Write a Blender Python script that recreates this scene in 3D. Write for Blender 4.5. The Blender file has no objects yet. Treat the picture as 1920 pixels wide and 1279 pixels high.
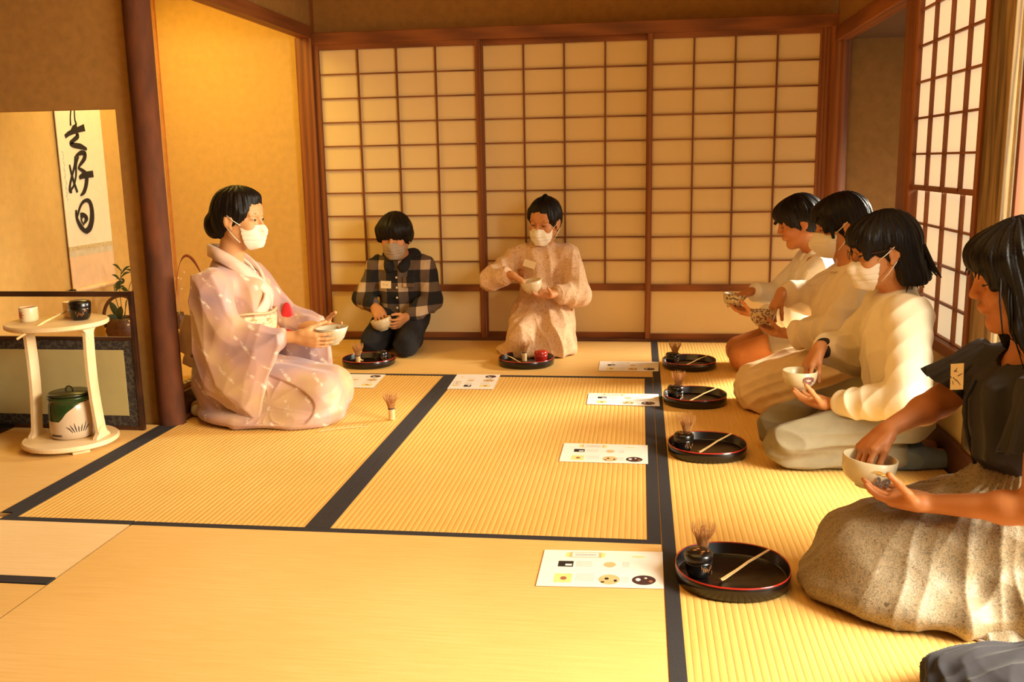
import bpy, math, random
import numpy as np
from mathutils import Matrix, Vector
random.seed(4); rng = np.random.RandomState(4)
sc = bpy.context.scene; C = sc.collection; PI = math.pi
W = 0.955                                     # tatami width

# ---------------------------------------------------------------- camera
F_PX, YAW, PITCH, ROLL = 1757.9, -0.1378, -0.1877, -0.0178
cam = bpy.data.objects.new('camera', bpy.data.cameras.new('camera')); C.objects.link(cam); sc.camera = cam
cam.data.sensor_width = 36; cam.data.lens = F_PX / 1920 * 36; cam.data.clip_start = 0.02
fw = Vector((math.sin(YAW)*math.cos(PITCH), math.cos(YAW)*math.cos(PITCH), math.sin(PITCH)))
r0 = Vector((math.cos(YAW), -math.sin(YAW), 0)); u0 = r0.cross(fw)
r1 = math.cos(ROLL)*r0 + math.sin(ROLL)*u0; u1 = -math.sin(ROLL)*r0 + math.cos(ROLL)*u0
cam.matrix_world = Matrix(((r1.x, u1.x, -fw.x, 1.8489), (r1.y, u1.y, -fw.y, -5.2586), (r1.z, u1.z, -fw.z, 0.9986), (0, 0, 0, 1)))

# ---------------------------------------------------------------- world, lights, exposure
wd = bpy.data.worlds.new('world'); sc.world = wd; wd.use_nodes = True
wd.node_tree.nodes['Background'].inputs[0].default_value = (1.0, 0.97, 0.86, 1); wd.node_tree.nodes['Background'].inputs[1].default_value = 1.0
sc.view_settings.view_transform = 'Standard'; sc.view_settings.look = 'None'
sc.view_settings.exposure = -0.2; sc.view_settings.gamma = 1.0; sc.view_settings.use_curve_mapping = False

def area(name, loc, target, sx, sy, power, color, spread=PI):
    l = bpy.data.lights.new(name, 'AREA'); l.shape = 'RECTANGLE'; l.size = sx; l.size_y = sy
    l.energy = power; l.color = color; l.spread = spread
    o = bpy.data.objects.new(name, l); C.objects.link(o); o.location = loc
    o.rotation_euler = (Vector(target) - Vector(loc)).to_track_quat('-Z', 'Y').to_euler(); return o
area('ceiling_lamp', (1.3, -3.0, 2.25), (1.3, -2.2, 0), 2.2, 2.2, 33, (1.0, 0.55, 0.145))
area('garden_daylight', (4.2, -3.70, 1.35), (2.15, -3.0, 0.0), 1.9, 1.3, 185, (1.0, 0.90, 0.70), math.radians(120))
area('corridor_daylight', (4.2, -0.35, 1.25), (2.3, -1.1, 0.1), 0.6, 0.5, 40, (1.0, 0.92, 0.74), math.radians(60))
area('alcove_lamp', (-0.50, -0.75, 2.02), (-0.62, -0.7, 0), 0.30, 0.9, 21, (1.0, 0.70, 0.14))

# ---------------------------------------------------------------- materials
MATS = {}
def nmat(name):
    m = bpy.data.materials.new(name); m.use_nodes = True; nt = m.node_tree
    return m, nt, nt.nodes['Principled BSDF']
def N(nt, t, **kw):
    n = nt.nodes.new(t)
    for k, v in kw.items():
        if hasattr(n, k): setattr(n, k, v)
    return n
def coords(nt, scale=(1, 1, 1), rot=(0, 0, 0)):
    tc = N(nt, 'ShaderNodeTexCoord'); mp = N(nt, 'ShaderNodeMapping')
    mp.inputs['Scale'].default_value = scale; mp.inputs['Rotation'].default_value = rot
    nt.links.new(tc.outputs['Object'], mp.inputs[0]); return mp.outputs[0]
def noise(nt, vec, scale, detail=3, rough=.5):
    n = N(nt, 'ShaderNodeTexNoise'); n.inputs['Scale'].default_value = scale
    n.inputs['Detail'].default_value = detail; n.inputs['Roughness'].default_value = rough
    nt.links.new(vec, n.inputs['Vector']); return n.outputs['Fac']
def ramp(nt, fac, stops, interp='LINEAR'):
    r = N(nt, 'ShaderNodeValToRGB'); cr = r.color_ramp; cr.interpolation = interp
    while len(cr.elements) < len(stops): cr.elements.new(0.5)
    for e, (p, c) in zip(cr.elements, stops): e.position = p; e.color = (*c, 1)
    nt.links.new(fac, r.inputs[0]); return r.outputs[0]
def bump(nt, bs, h, strength, dist=0.002):
    b = N(nt, 'ShaderNodeBump'); b.inputs['Strength'].default_value = strength; b.inputs['Distance'].default_value = dist
    nt.links.new(h, b.inputs['Height']); nt.links.new(b.outputs[0], bs.inputs['Normal'])
def plain(name, col, rough=.7, metal=0, var=.12, vscale=20, bmp=.0, bscale=200, sheen=0, coat=0, vec_scale=(1, 1, 1), alpha=None):
    if name in MATS: return MATS[name]
    m, nt, bs = nmat(name); v = coords(nt, vec_scale)
    a = [max(0, c*(1-var)) for c in col]; b = [min(1, c*(1+var)) for c in col]
    nt.links.new(ramp(nt, noise(nt, v, vscale), [(.3, a), (.7, b)]), bs.inputs['Base Color'])
    bs.inputs['Roughness'].default_value = rough; bs.inputs['Metallic'].default_value = metal
    if sheen: bs.inputs['Sheen Weight'].default_value = sheen
    if coat: bs.inputs['Coat Weight'].default_value = coat; bs.inputs['Coat Roughness'].default_value = .08
    if bmp: bump(nt, bs, noise(nt, v, bscale, 4), bmp)
    MATS[name] = m; return m
def wood(name, dark, light, axis='z', rough=.55, scale=9):
    key = name + axis
    if key in MATS: return MATS[key]
    m, nt, bs = nmat(key); s = {'x': (.08, 1, 1), 'y': (1, .08, 1), 'z': (1, 1, .08)}[axis]
    v = coords(nt, s); n1 = noise(nt, v, scale*4, 5, .6)
    w = N(nt, 'ShaderNodeTexWave'); w.inputs['Scale'].default_value = scale; w.inputs['Distortion'].default_value = 6; w.inputs['Detail'].default_value = 2
    nt.links.new(v, w.inputs['Vector'])
    mx = N(nt, 'ShaderNodeMath', operation='ADD'); mx.inputs[1].default_value = 0
    ml = N(nt, 'ShaderNodeMath', operation='MULTIPLY'); ml.inputs[1].default_value = .45
    nt.links.new(w.outputs['Fac'], ml.inputs[0]); nt.links.new(ml.outputs[0], mx.inputs[0]); 
    ml2 = N(nt, 'ShaderNodeMath', operation='MULTIPLY'); ml2.inputs[1].default_value = .6
    nt.links.new(n1, ml2.inputs[0]); nt.links.new(ml2.outputs[0], mx.inputs[1])
    nt.links.new(ramp(nt, mx.outputs[0], [(.2, dark), (.8, light)]), bs.inputs['Base Color'])
    bs.inputs['Roughness'].default_value = rough; bump(nt, bs, mx.outputs[0], .25, .001)
    MATS[key] = m; return m
def tatami_mat(name, ridge_axis, a, b):
    m, nt, bs = nmat(name)
    v = coords(nt, (3, 60, 3) if ridge_axis == 'x' else (60, 3, 3))
    n1 = noise(nt, v, 2.2, 4, .6); v2 = coords(nt)
    n2 = noise(nt, v2, 1.6, 2); ad = N(nt, 'ShaderNodeMath', operation='ADD'); hl = N(nt, 'ShaderNodeMath', operation='MULTIPLY'); hl.inputs[1].default_value = .5
    nt.links.new(n1, ad.inputs[0]); nt.links.new(n2, ad.inputs[1]); nt.links.new(ad.outputs[0], hl.inputs[0])
    nt.links.new(ramp(nt, hl.outputs[0], [(.35, a), (.65, b)]), bs.inputs['Base Color'])
    bs.inputs['Roughness'].default_value = .55; bs.inputs['Specular IOR Level'].default_value = .25
    v3 = coords(nt, (260, 20, 20) if ridge_axis == 'x' else (20, 260, 20)); bump(nt, bs, noise(nt, v3, 2, 3), .35, .0008)
    return m
def skin(name, col, lighter):
    m, nt, bs = nmat(name); v = coords(nt)
    nt.links.new(ramp(nt, noise(nt, v, 14, 3), [(.3, col), (.7, lighter)]), bs.inputs['Base Color'])  # skin mottles at random between its two tones
    bs.inputs['Roughness'].default_value = .5; bs.inputs['Specular IOR Level'].default_value = .35
    bump(nt, bs, noise(nt, v, 500, 2), .12, .0006); return m
def floral(name, cols, scale, pos, rough=.8, bmp=.2):
    m, nt, bs = nmat(name); v = coords(nt); wn = N(nt, 'ShaderNodeTexNoise'); wn.inputs['Scale'].default_value = scale*.5; nt.links.new(v, wn.inputs['Vector'])
    mx = N(nt, 'ShaderNodeVectorMath', operation='MULTIPLY_ADD'); mx.inputs[1].default_value = (.06,)*3
    nt.links.new(wn.outputs['Color'], mx.inputs[0]); nt.links.new(v, mx.inputs[2])
    n1 = noise(nt, mx.outputs[0], scale, 4, .7)
    nt.links.new(ramp(nt, n1, list(zip(pos, cols))), bs.inputs['Base Color'])
    bs.inputs['Roughness'].default_value = rough; bs.inputs['Sheen Weight'].default_value = .15; bump(nt, bs, noise(nt, v, 30, 3), bmp, .004); return m
def hair_mat(name, col):
    m, nt, bs = nmat(name); v = coords(nt, (1, 1, .06)); n1 = noise(nt, v, 260, 3)
    nt.links.new(ramp(nt, n1, [(.3, [c*.5 for c in col]), (.7, [c*1.3 for c in col])]), bs.inputs['Base Color'])
    bs.inputs['Roughness'].default_value = .48; bs.inputs['Specular IOR Level'].default_value = .22; bump(nt, bs, n1, .5, .0015); return m

WOOD_RED = ((.15, .042, .008), (.31, .098, .020)); WOOD_POST = ((.05, .014, .006), (.15, .045, .018))
def wred(ax): return wood('red_cedar', *WOOD_RED, axis=ax)
M_paper = None
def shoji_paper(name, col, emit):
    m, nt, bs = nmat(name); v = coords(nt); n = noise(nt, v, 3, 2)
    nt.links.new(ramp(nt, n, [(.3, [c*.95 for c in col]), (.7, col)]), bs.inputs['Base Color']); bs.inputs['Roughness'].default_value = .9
    bs.inputs['Specular IOR Level'].default_value = .1
    if emit: bs.inputs['Emission Color'].default_value = (1, .80, .50, 1); bs.inputs['Emission Strength'].default_value = emit
    return m
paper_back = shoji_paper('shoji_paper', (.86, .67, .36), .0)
paper_lit = shoji_paper('backlit_shoji_paper', (.9, .82, .66), .62)  # glow put into the panes in place of daylight from behind
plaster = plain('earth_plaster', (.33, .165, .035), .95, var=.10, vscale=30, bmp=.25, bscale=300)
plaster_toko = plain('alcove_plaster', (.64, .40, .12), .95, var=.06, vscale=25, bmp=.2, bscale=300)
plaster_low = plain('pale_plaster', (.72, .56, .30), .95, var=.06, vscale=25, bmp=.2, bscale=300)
black_lacquer = plain('black_lacquer', (.006, .004, .003), .26, coat=.15, var=.1)
red_lacquer = plain('red_lacquer', (.42, .02, .012), .2, coat=.5)
heri = plain('black_border_cloth', (.022, .019, .022), .85, var=.25, vscale=300, bmp=.3, bscale=900)
tat_y = tatami_mat('rush_ridges_along_depth', 'y', (.69, .40, .10), (.81, .50, .15))
tat_x = tatami_mat('rush_ridges_along_width', 'x', (.71, .44, .135), (.83, .54, .20))
tat_new = tatami_mat('paler_rush', 'x', (.80, .57, .28), (.90, .68, .38))
bamboo = plain('bamboo', (.78, .53, .24), .5, var=.15, vscale=60)
bamboo_dk = plain('bamboo_tines', (.52, .25, .08), .6, var=.2, vscale=80)
white_print = plain('print_paper', (.88, .84, .80), .8, var=.02)
ink = plain('black_ink', (.015, .012, .012), .7, var=.05)
grey_ink = plain('grey_ink', (.30, .27, .25), .8); tan_ink = plain('tan_ink', (.72, .48, .22), .8); brown_ink = plain('brown_ink', (.35, .13, .07), .8)
yellow_ink = plain('yellow_ink', (.85, .70, .25), .8)

# ---------------------------------------------------------------- mesh helpers
def raw_mesh(name, v, f, mat=None, smooth=False):
    me = bpy.data.meshes.new(name)
    if isinstance(f, np.ndarray):
        me.vertices.add(len(v)); me.vertices.foreach_set('co', np.asarray(v, np.float32).ravel())
        k = f.shape[1]; me.loops.add(f.size); me.loops.foreach_set('vertex_index', f.ravel().astype(np.int32))
        me.polygons.add(len(f)); me.polygons.foreach_set('loop_start', np.arange(0, f.size, k, dtype=np.int32))
        me.update(calc_edges=True); me.validate()
    else:
        me.from_pydata([tuple(x) for x in v], [], f); me.update()
    if smooth: me.polygons.foreach_set('use_smooth', [True]*len(me.polygons))
    if mat: me.materials.append(mat)
    return me
def obj(name, me, parent=None, loc=(0, 0, 0), rot=None):
    o = bpy.data.objects.new(name, me); C.objects.link(o); o.location = loc
    if rot is not None: o.rotation_euler = rot
    if parent: o.parent = parent
    return o
def empty(name, loc=(0, 0, 0), rz=0): 
    o = bpy.data.objects.new(name, None); C.objects.link(o); o.location = loc; o.rotation_euler = (0, 0, rz); o.empty_display_size = .05; return o
def tag(o, label=None, cat=None, group=None, kind=None):
    if label: o['label'] = label
    if cat: o['category'] = cat
    if group: o['group'] = group
    if kind: o['kind'] = kind
    return o
def struct(o): o['kind'] = 'structure'; return o

class MB:                                     # simple collector
    def __init__(s): s.v = []; s.f = []
    def add(s, v, f):
        n = len(s.v); s.v += [tuple(x) for x in v]; s.f += [tuple(i+n for i in q) for q in f]
    def box(s, x0, x1, y0, y1, z0, z1, b=0):
        if b <= 0:
            v = [(x, y, z) for x in (x0, x1) for y in (y0, y1) for z in (z0, z1)]
            s.add(v, [(0, 1, 3, 2), (4, 6, 7, 5), (0, 4, 5, 1), (2, 3, 7, 6), (0, 2, 6, 4), (1, 5, 7, 3)]); return s
        import bmesh
        bm = bmesh.new(); bmesh.ops.create_cube(bm, size=1)
        for q in bm.verts: q.co = Vector(((x0+x1)/2+q.co.x*(x1-x0), (y0+y1)/2+q.co.y*(y1-y0), (z0+z1)/2+q.co.z*(z1-z0)))
        bmesh.ops.bevel(bm, geom=bm.edges[:], offset=b, segments=2, affect='EDGES', profile=.5)
        bm.verts.index_update(); s.add([q.co for q in bm.verts], [[w.index for w in f.verts] for f in bm.faces]); bm.free(); return s
    def tube(s, pts, rad, n=8, flat=None, closed=False):
        pts = [Vector(p) for p in pts]; m = len(pts); rad = [rad]*m if not hasattr(rad, '__len__') else rad
        rings = []; up = Vector((0, 0, 1)); prev = None
        for i, p in enumerate(pts):
            a = pts[(i-1) % m if closed else max(i-1, 0)]; b = pts[(i+1) % m if closed else min(i+1, m-1)]; t = (b-a).normalized()
            if prev is None: x = t.cross(up); x = t.cross(Vector((1, 0, 0))) if x.length < .05 else x
            else: x = prev - t*prev.dot(t)
            x.normalize(); prev = x; y = t.cross(x)
            rings.append([p + (x*math.cos(q*2*PI/n)*(flat or 1) + y*math.sin(q*2*PI/n))*rad[i] for q in range(n)])
        v = [q for r in rings for q in r]; f = []
        for i in range(m if closed else m-1):
            j = (i+1) % m
            for q in range(n): f.append((i*n+q, i*n+(q+1) % n, j*n+(q+1) % n, j*n+q))
        if not closed: f.append(tuple(range(n))[::-1]); f.append(tuple((m-1)*n+q for q in range(n)))
        s.add(v, f); return s
    def lathe(s, prof, n=48, c=(0, 0, 0), sq=0):
        v = []; f = []
        for r, z in prof:
            for q in range(n):
                a = q*2*PI/n; k = 1 + sq*math.cos(4*a)*(-1)
                v.append((c[0]+r*k*math.cos(a), c[1]+r*k*math.sin(a), c[2]+z))
        for i in range(len(prof)-1):
            for q in range(n): f.append((i*n+q, i*n+(q+1) % n, (i+1)*n+(q+1) % n, (i+1)*n+q))
        s.add(v, f); return s
    def strip(s, pts, ws, nrm, th=.0004):      # flat brush stroke (polyline with widths) in the plane with normal nrm
        nrm = Vector(nrm); v = []; f = []; m = len(pts); pts = [Vector(p) for p in pts]
        for i, p in enumerate(pts):
            t = (pts[min(i+1, m-1)]-pts[max(i-1, 0)]).normalized(); x = t.cross(nrm)*ws[i]/2
            v += [p+x, p-x, p+x+nrm*th, p-x+nrm*th]
        for i in range(m-1):
            a = 4*i; b = a+4; f += [(a+2, b+2, b+3, a+3), (a, a+1, b+1, b), (a, b, b+2, a+2), (a+1, a+3, b+3, b+1)]
        s.add(v, f); return s
    def me(s, name, mat, smooth=False): return raw_mesh(name, s.v, s.f, mat, smooth)
    def build(s, name, mat, parent=None, loc=(0, 0, 0), rot=None, smooth=False): return obj(name, s.me(name, mat, smooth), parent, loc, rot)

# ---------------------------------------------------------------- SDF volume engine (surface nets)
def npv(a): return np.array(a, float)
def rotm(yaw=0, pitch=0, roll=0):             # pitch > 0 looks down (+x forward), columns = local axes
    cy, sy, cp, sp, cr, sr = math.cos(yaw), math.sin(yaw), math.cos(pitch), math.sin(pitch), math.cos(roll), math.sin(roll)
    Rz = np.array([[cy, -sy, 0], [sy, cy, 0], [0, 0, 1]]); Ry = np.array([[cp, 0, sp], [0, 1, 0], [-sp, 0, cp]]); Rx = np.array([[1, 0, 0], [0, cr, -sr], [0, sr, cr]])
    return Rz @ Ry @ Rx
class Vol:
    def __init__(s, lo, hi, res, R=None, o=None):
        s.lo = npv(lo); s.res = res; s.n = np.maximum(8, np.ceil((npv(hi)-s.lo)/res).astype(int)+1)
        s.g = np.full(s.n, .08, np.float32); s.R = R if R is not None else np.eye(3); s.o = npv(o) if o is not None else np.zeros(3)
        s.ax = [(s.lo[i]+np.arange(s.n[i])*res).astype(np.float32) for i in range(3)]
    def P(s, p): return s.R @ npv(p) + s.o
    def sub(s, lo, hi):
        a = np.clip(np.floor((lo-s.lo)/s.res).astype(int), 0, s.n); b = np.clip(np.ceil((hi-s.lo)/s.res).astype(int)+1, 0, s.n)
        if np.any(b <= a): return None
        sl = tuple(slice(a[i], b[i]) for i in range(3))
        return sl, s.ax[0][sl[0]][:, None, None], s.ax[1][sl[1]][None, :, None], s.ax[2][sl[2]][None, None, :]
    def mix(s, sl, d, k, mode):
        g = s.g[sl]; d = d.astype(np.float32)
        if mode == 'add':
            if k > 0: h = np.maximum(k-np.abs(g-d), 0)/k; r = np.minimum(g, d)-h*h*k*.25
            else: r = np.minimum(g, d)
        else:
            d = -d
            if k > 0: h = np.maximum(k-np.abs(g-d), 0)/k; r = np.maximum(g, d)+h*h*k*.25
            else: r = np.maximum(g, d)
        s.g[sl] = r
    def rc(s, a, b, ra, rb, k=.02, flat=None, mode='add'):
        a = s.P(a); b = s.P(b); m = max(ra, rb)*(1.0)+max(k, .012)+s.res*2
        q = s.sub(np.minimum(a, b)-m, np.maximum(a, b)+m)
        if q is None: return s
        sl, X, Y, Z = q; ba = b-a; L = ba@ba+1e-12
        px, py, pz = X-a[0], Y-a[1], Z-a[2]
        h = np.clip((px*ba[0]+py*ba[1]+pz*ba[2])/L, 0, 1)
        dx, dy, dz = px-h*ba[0], py-h*ba[1], pz-h*ba[2]; sc_ = 1
        if flat:
            n = s.R @ npv(flat[0]); n /= np.linalg.norm(n); f = 1/flat[1]-1
            c = (dx*n[0]+dy*n[1]+dz*n[2])*f; dx, dy, dz = dx+c*n[0], dy+c*n[1], dz+c*n[2]; sc_ = (1+flat[1])/2
        d = (np.sqrt(dx*dx+dy*dy+dz*dz)-(ra+h*(rb-ra)))*sc_
        s.mix(sl, d, k, mode); return s
    def chain(s, pts, rs, k=.02, flat=None):
        for i in range(len(pts)-1): s.rc(pts[i], pts[i+1], rs[i], rs[i+1], k, flat)
        return s
    def ell(s, c, r, k=.02, R=None, mode='add'):
        c = s.P(c); M = s.R @ (R if R is not None else np.eye(3)); r = npv(r); e = np.sqrt((M**2) @ (r**2))+max(k, .012)+s.res*2
        q = s.sub(c-e, c+e)
        if q is None: return s
        sl, X, Y, Z = q; px, py, pz = X-c[0], Y-c[1], Z-c[2]
        k0 = 0; k1 = 0
        for i in range(3):
            t = px*M[0, i]+py*M[1, i]+pz*M[2, i]; k0 = k0+(t/r[i])**2; k1 = k1+(t/r[i]**2)**2
        k0 = np.sqrt(k0); d = k0*(k0-1)/(np.sqrt(k1)+1e-6)
        s.mix(sl, d, k, mode); return s
    def box(s, c, h, rnd=.004, k=.01, R=None, mode='add'):
        c = s.P(c); M = s.R @ (R if R is not None else np.eye(3)); h = npv(h); e = np.abs(M) @ h+max(k, .012)+s.res*2
        q = s.sub(c-e, c+e)
        if q is None: return s
        sl, X, Y, Z = q; px, py, pz = X-c[0], Y-c[1], Z-c[2]; out = 0; ins = -9
        for i in range(3):
            t = np.abs(px*M[0, i]+py*M[1, i]+pz*M[2, i])-(h[i]-rnd); out = out+np.maximum(t, 0)**2; ins = np.maximum(ins, t)
        s.mix(sl, np.sqrt(out)+np.minimum(ins, 0)-rnd, k, mode); return s
    def cc(s, a, b, ra, rb, k=.01, rnd=.003, flat=None, mode='add'):     # cone with flat ends
        a = s.P(a); b = s.P(b); m = max(ra, rb)+max(k, .012)+s.res*2; q = s.sub(np.minimum(a, b)-m, np.maximum(a, b)+m)
        if q is None: return s
        sl, X, Y, Z = q; ba = b-a; L = np.linalg.norm(ba); t = ba/L
        px, py, pz = X-a[0], Y-a[1], Z-a[2]; z = px*t[0]+py*t[1]+pz*t[2]
        dx, dy, dz = px-z*t[0], py-z*t[1], pz-z*t[2]
        if flat:
            n = s.R @ npv(flat[0]); n /= np.linalg.norm(n); f = 1/flat[1]-1
            c = (dx*n[0]+dy*n[1]+dz*n[2])*f; dx, dy, dz = dx+c*n[0], dy+c*n[1], dz+c*n[2]
        rr = ra+(rb-ra)*np.clip(z/L, 0, 1); dr = np.sqrt(dx*dx+dy*dy+dz*dz)-rr+rnd; da = np.abs(z-L/2)-L/2+rnd
        d = np.minimum(np.maximum(dr, da), 0)+np.sqrt(np.maximum(dr, 0)**2+np.maximum(da, 0)**2)-rnd
        s.mix(sl, d, k, mode); return s
    def prism(s, poly, o, u, v, half, rnd=.006, k=.02, bulge=0):         # polygon (2-D points) extruded along u x v
        o = npv(o); u = npv(u); u /= np.linalg.norm(u); v = npv(v); v -= u*(u@v); v /= np.linalg.norm(v); w = np.cross(u, v); P = npv(poly)
        pts = np.array([o+u*p[0]+v*p[1]+w*q for p in P for q in (-half, half)]); m = k+.012+s.res*2
        q = s.sub(pts.min(0)-m, pts.max(0)+m)
        if q is None: return s
        sl, X, Y, Z = q; px, py, pz = X-o[0], Y-o[1], Z-o[2]
        a = px*u[0]+py*u[1]+pz*u[2]; b = px*v[0]+py*v[1]+pz*v[2]; c = px*w[0]+py*w[1]+pz*w[2]
        d = np.full(a.shape, 1e3, np.float32); sg = np.ones(a.shape, np.float32); n = len(P)
        for i in range(n):
            x0, y0 = P[i]; x1, y1 = P[i-1]; ex, ey = x1-x0, y1-y0; wx, wy = a-x0, b-y0
            t = np.clip((wx*ex+wy*ey)/(ex*ex+ey*ey), 0, 1); d = np.minimum(d, (wx-ex*t)**2+(wy-ey*t)**2)
            c1 = b >= y0; c2 = b < y1; c3 = ex*wy > ey*wx
            sg = np.where((c1 & c2 & c3) | (~c1 & ~c2 & ~c3), -sg, sg)
        d2 = sg*np.sqrt(d)+rnd; dz = np.abs(c)-(half-rnd)
        if bulge: dz = dz-bulge*np.clip(-d2/.06, 0, 1)
        s.mix(sl, np.minimum(np.maximum(d2, dz), 0)+np.sqrt(np.maximum(d2, 0)**2+np.maximum(dz, 0)**2)-rnd, k, 'add'); return s
    def cut(s, p, n, k=0):                     # keep the side opposite to n
        p = s.P(p); n = s.R @ npv(n); n = n/np.linalg.norm(n)
        d = ((s.ax[0][:, None, None]-p[0])*n[0]+(s.ax[1][None, :, None]-p[1])*n[1]+(s.ax[2][None, None, :]-p[2])*n[2]).astype(np.float32)
        if k: h = np.maximum(k-np.abs(s.g-d), 0)/k; s.g = np.maximum(s.g, d)+h*h*k*.25
        else: s.g = np.maximum(s.g, d)
        return s
    def mesh(s, disp=None):
        g = s.g; g[0], g[-1], g[:, 0], g[:, -1], g[:, :, 0], g[:, :, -1] = [.05]*6
        ins = g < 0; c = np.zeros(np.array(g.shape)-1, np.uint8)
        for i in (0, 1):
            for j in (0, 1):
                for k in (0, 1): c += ins[i:c.shape[0]+i, j:c.shape[1]+j, k:c.shape[2]+k]
        cell = np.argwhere((c > 0) & (c < 8)); M = len(cell); idm = np.full(c.shape, -1, np.int32)
        if M == 0: return np.zeros((0, 3)), np.zeros((0, 4), np.int32)
        idm[cell[:, 0], cell[:, 1], cell[:, 2]] = np.arange(M)
        val = {}
        for i in (0, 1):
            for j in (0, 1):
                for k in (0, 1): val[i, j, k] = g[cell[:, 0]+i, cell[:, 1]+j, cell[:, 2]+k]
        acc = np.zeros((M, 3)); cnt = np.zeros(M)
        for (A, va) in val.items():
            for ax in range(3):
                if A[ax] == 0:
                    B = list(A); B[ax] = 1; vb = val[tuple(B)]; x = (va < 0) != (vb < 0)
                    t = np.where(x, va/np.where(x, va-vb, 1), 0); p = np.tile(npv(A), (M, 1)); p[:, ax] = t
                    acc += p*x[:, None]; cnt += x
        V = s.lo+(cell+acc/cnt[:, None])*s.res
        F = []
        for ax in range(3):
            a = [slice(None)]*3; b = [slice(None)]*3; a[ax] = slice(0, -1); b[ax] = slice(1, None)
            ia, ib = ins[tuple(a)], ins[tuple(b)]; e = np.argwhere(ia != ib); fl = ia[e[:, 0], e[:, 1], e[:, 2]]
            o1, o2 = (ax+1) % 3, (ax+2) % 3; ok = (e[:, o1] > 0) & (e[:, o2] > 0); e = e[ok]; fl = fl[ok]
            def I(d1, d2):
                q = e.copy(); q[:, o1] -= d1; q[:, o2] -= d2; return idm[q[:, 0], q[:, 1], q[:, 2]]
            Q = np.stack([I(1, 1), I(0, 1), I(0, 0), I(1, 0)], 1); Q[~fl] = Q[~fl][:, ::-1]; F.append(Q)
        F = np.concatenate(F); F = F[(F >= 0).all(1)]
        if disp is not None:
            nrm = np.zeros_like(V); fn = np.cross(V[F[:, 2]]-V[F[:, 0]], V[F[:, 3]]-V[F[:, 1]])
            for i in range(4):
                for k in range(3): nrm[:, k] += np.bincount(F[:, i], fn[:, k], len(V))
            nrm /= np.linalg.norm(nrm, axis=1)[:, None]+1e-12; V = V+nrm*disp(V)[:, None]
        return V, F
def join(parts):
    V = []; F = []; n = 0
    for v, f in parts: V.append(v); F.append(f+n); n += len(v)
    return np.concatenate(V), np.concatenate(F)
def sdf_obj(name, vf, mat, parent): return obj(name, raw_mesh(name, vf[0], vf[1], mat, True), parent)
def folds(seed, amp, f=22., dirn=(0, 0, 1), stretch=3.0, k=2.5):
    """creased-cloth displacement: long warped ridges running along dirn"""
    r = np.random.RandomState(seed); ph = r.rand(16)*6.28; dn = npv(dirn)/np.linalg.norm(dirn); f = f*k; amp = amp*2.4
    def fn(V):
        P = V-np.outer(V@dn, dn)*(1-1/stretch); q = P*f
        w = np.stack([np.sin(q[:, 1]*.43+ph[0])+np.sin(q[:, 2]*.61+ph[1]), np.sin(q[:, 2]*.47+ph[2])+np.sin(q[:, 0]*.55+ph[3]), np.sin(q[:, 0]*.39+ph[4])+np.sin(q[:, 1]*.57+ph[5])], 1)
        q = q+w*.9
        a = np.sin(q@npv((.8, .45, .3))+ph[6]); b = np.sin(q@npv((-.35, .85, .35))+ph[7]); c = np.sin(q@npv((.3, -.4, .9))*1.6+ph[8])
        m = .5+.5*np.sin(P@npv((7, 5, 9))+ph[9]); m2 = .5+.5*np.sin(P@npv((-6, 8, 7))+ph[10])
        big = np.sin(P@npv((12, 10, 14))*1.0+ph[11]+w[:, 0])*.5
        return amp*(m*(.55-np.abs(a))+m2*(.55-np.abs(b))+.35*(.5-np.abs(c))+big*.6)
    return fn

# ---------------------------------------------------------------- body pieces
def head_vol(H, res=.003, neck_to=None, sc_=1.0, mouth=True):
    R, o = H; lo = o-.2; hi = o+.2; lo = lo.copy(); lo[2] -= .05
    v = Vol(lo, hi, res, R*sc_ if False else R, o)
    v.ell((-.012, 0, .030), (.092, .075, .084), .01)
    v.ell((.030, 0, -.030), (.055, .056, .078), .03)
    v.rc((-.005, .046, -.050), (.058, .014, -.094), .018, .014, .03); v.rc((-.005, -.046, -.050), (.058, -.014, -.094), .018, .014, .03)
    v.ell((.064, 0, -.094), (.018, .018, .016), .02)
    v.ell((.058, .034, -.026), (.026, .024, .026), .02); v.ell((.058, -.034, -.026), (.026, .024, .026), .02)
    v.ell((.058, 0, .045), (.030, .050, .035), .02)
    for y in (1, -1):
        v.ell((.094, .031*y, .006), (.016, .020, .012), .012, mode='sub')
        v.ell((.071, .031*y, .005), (.0135, .016, .0115), .004)
        v.rc((.084, .012*y, .024), (.070, .046*y, .024), .006, .005, .012)
    v.rc((.084, 0, .014), (.101, 0, -.020), .0065, .009, .012); v.ell((.094, .010, -.025), (.009, .007, .0065), .006); v.ell((.094, -.010, -.025), (.009, .007, .0065), .006)
    v.ell((.080, 0, -.052), (.016, .024, .014), .012)
    v.ell((.090, 0, -.050), (.0060, .017, .0042), .004); v.ell((.088, 0, -.0595), (.0058, .015, .0045), .004)
    for y in (1, -1):
        Re = rotm(yaw=-.35*y)
        v.ell((-.008, .077*y, -.004), (.018, .006, .031), .006, Re); v.ell((-.003, .083*y, -.002), (.009, .005, .018), .004, Re, 'sub')
        v.ell((.002, .076*y, -.032), (.008, .005, .009), .006)
    v.R = np.eye(3); v.o = np.zeros(3); a = R @ npv((-.022, 0, -.055))+o
    if neck_to is not None: v.rc(a, neck_to, .049, .054, .03)
    return v
FING = [(.031, .066, 0.10), (.010, .073, .02), (-.011, .068, -.05), (-.030, .054, -.15)]
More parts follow.
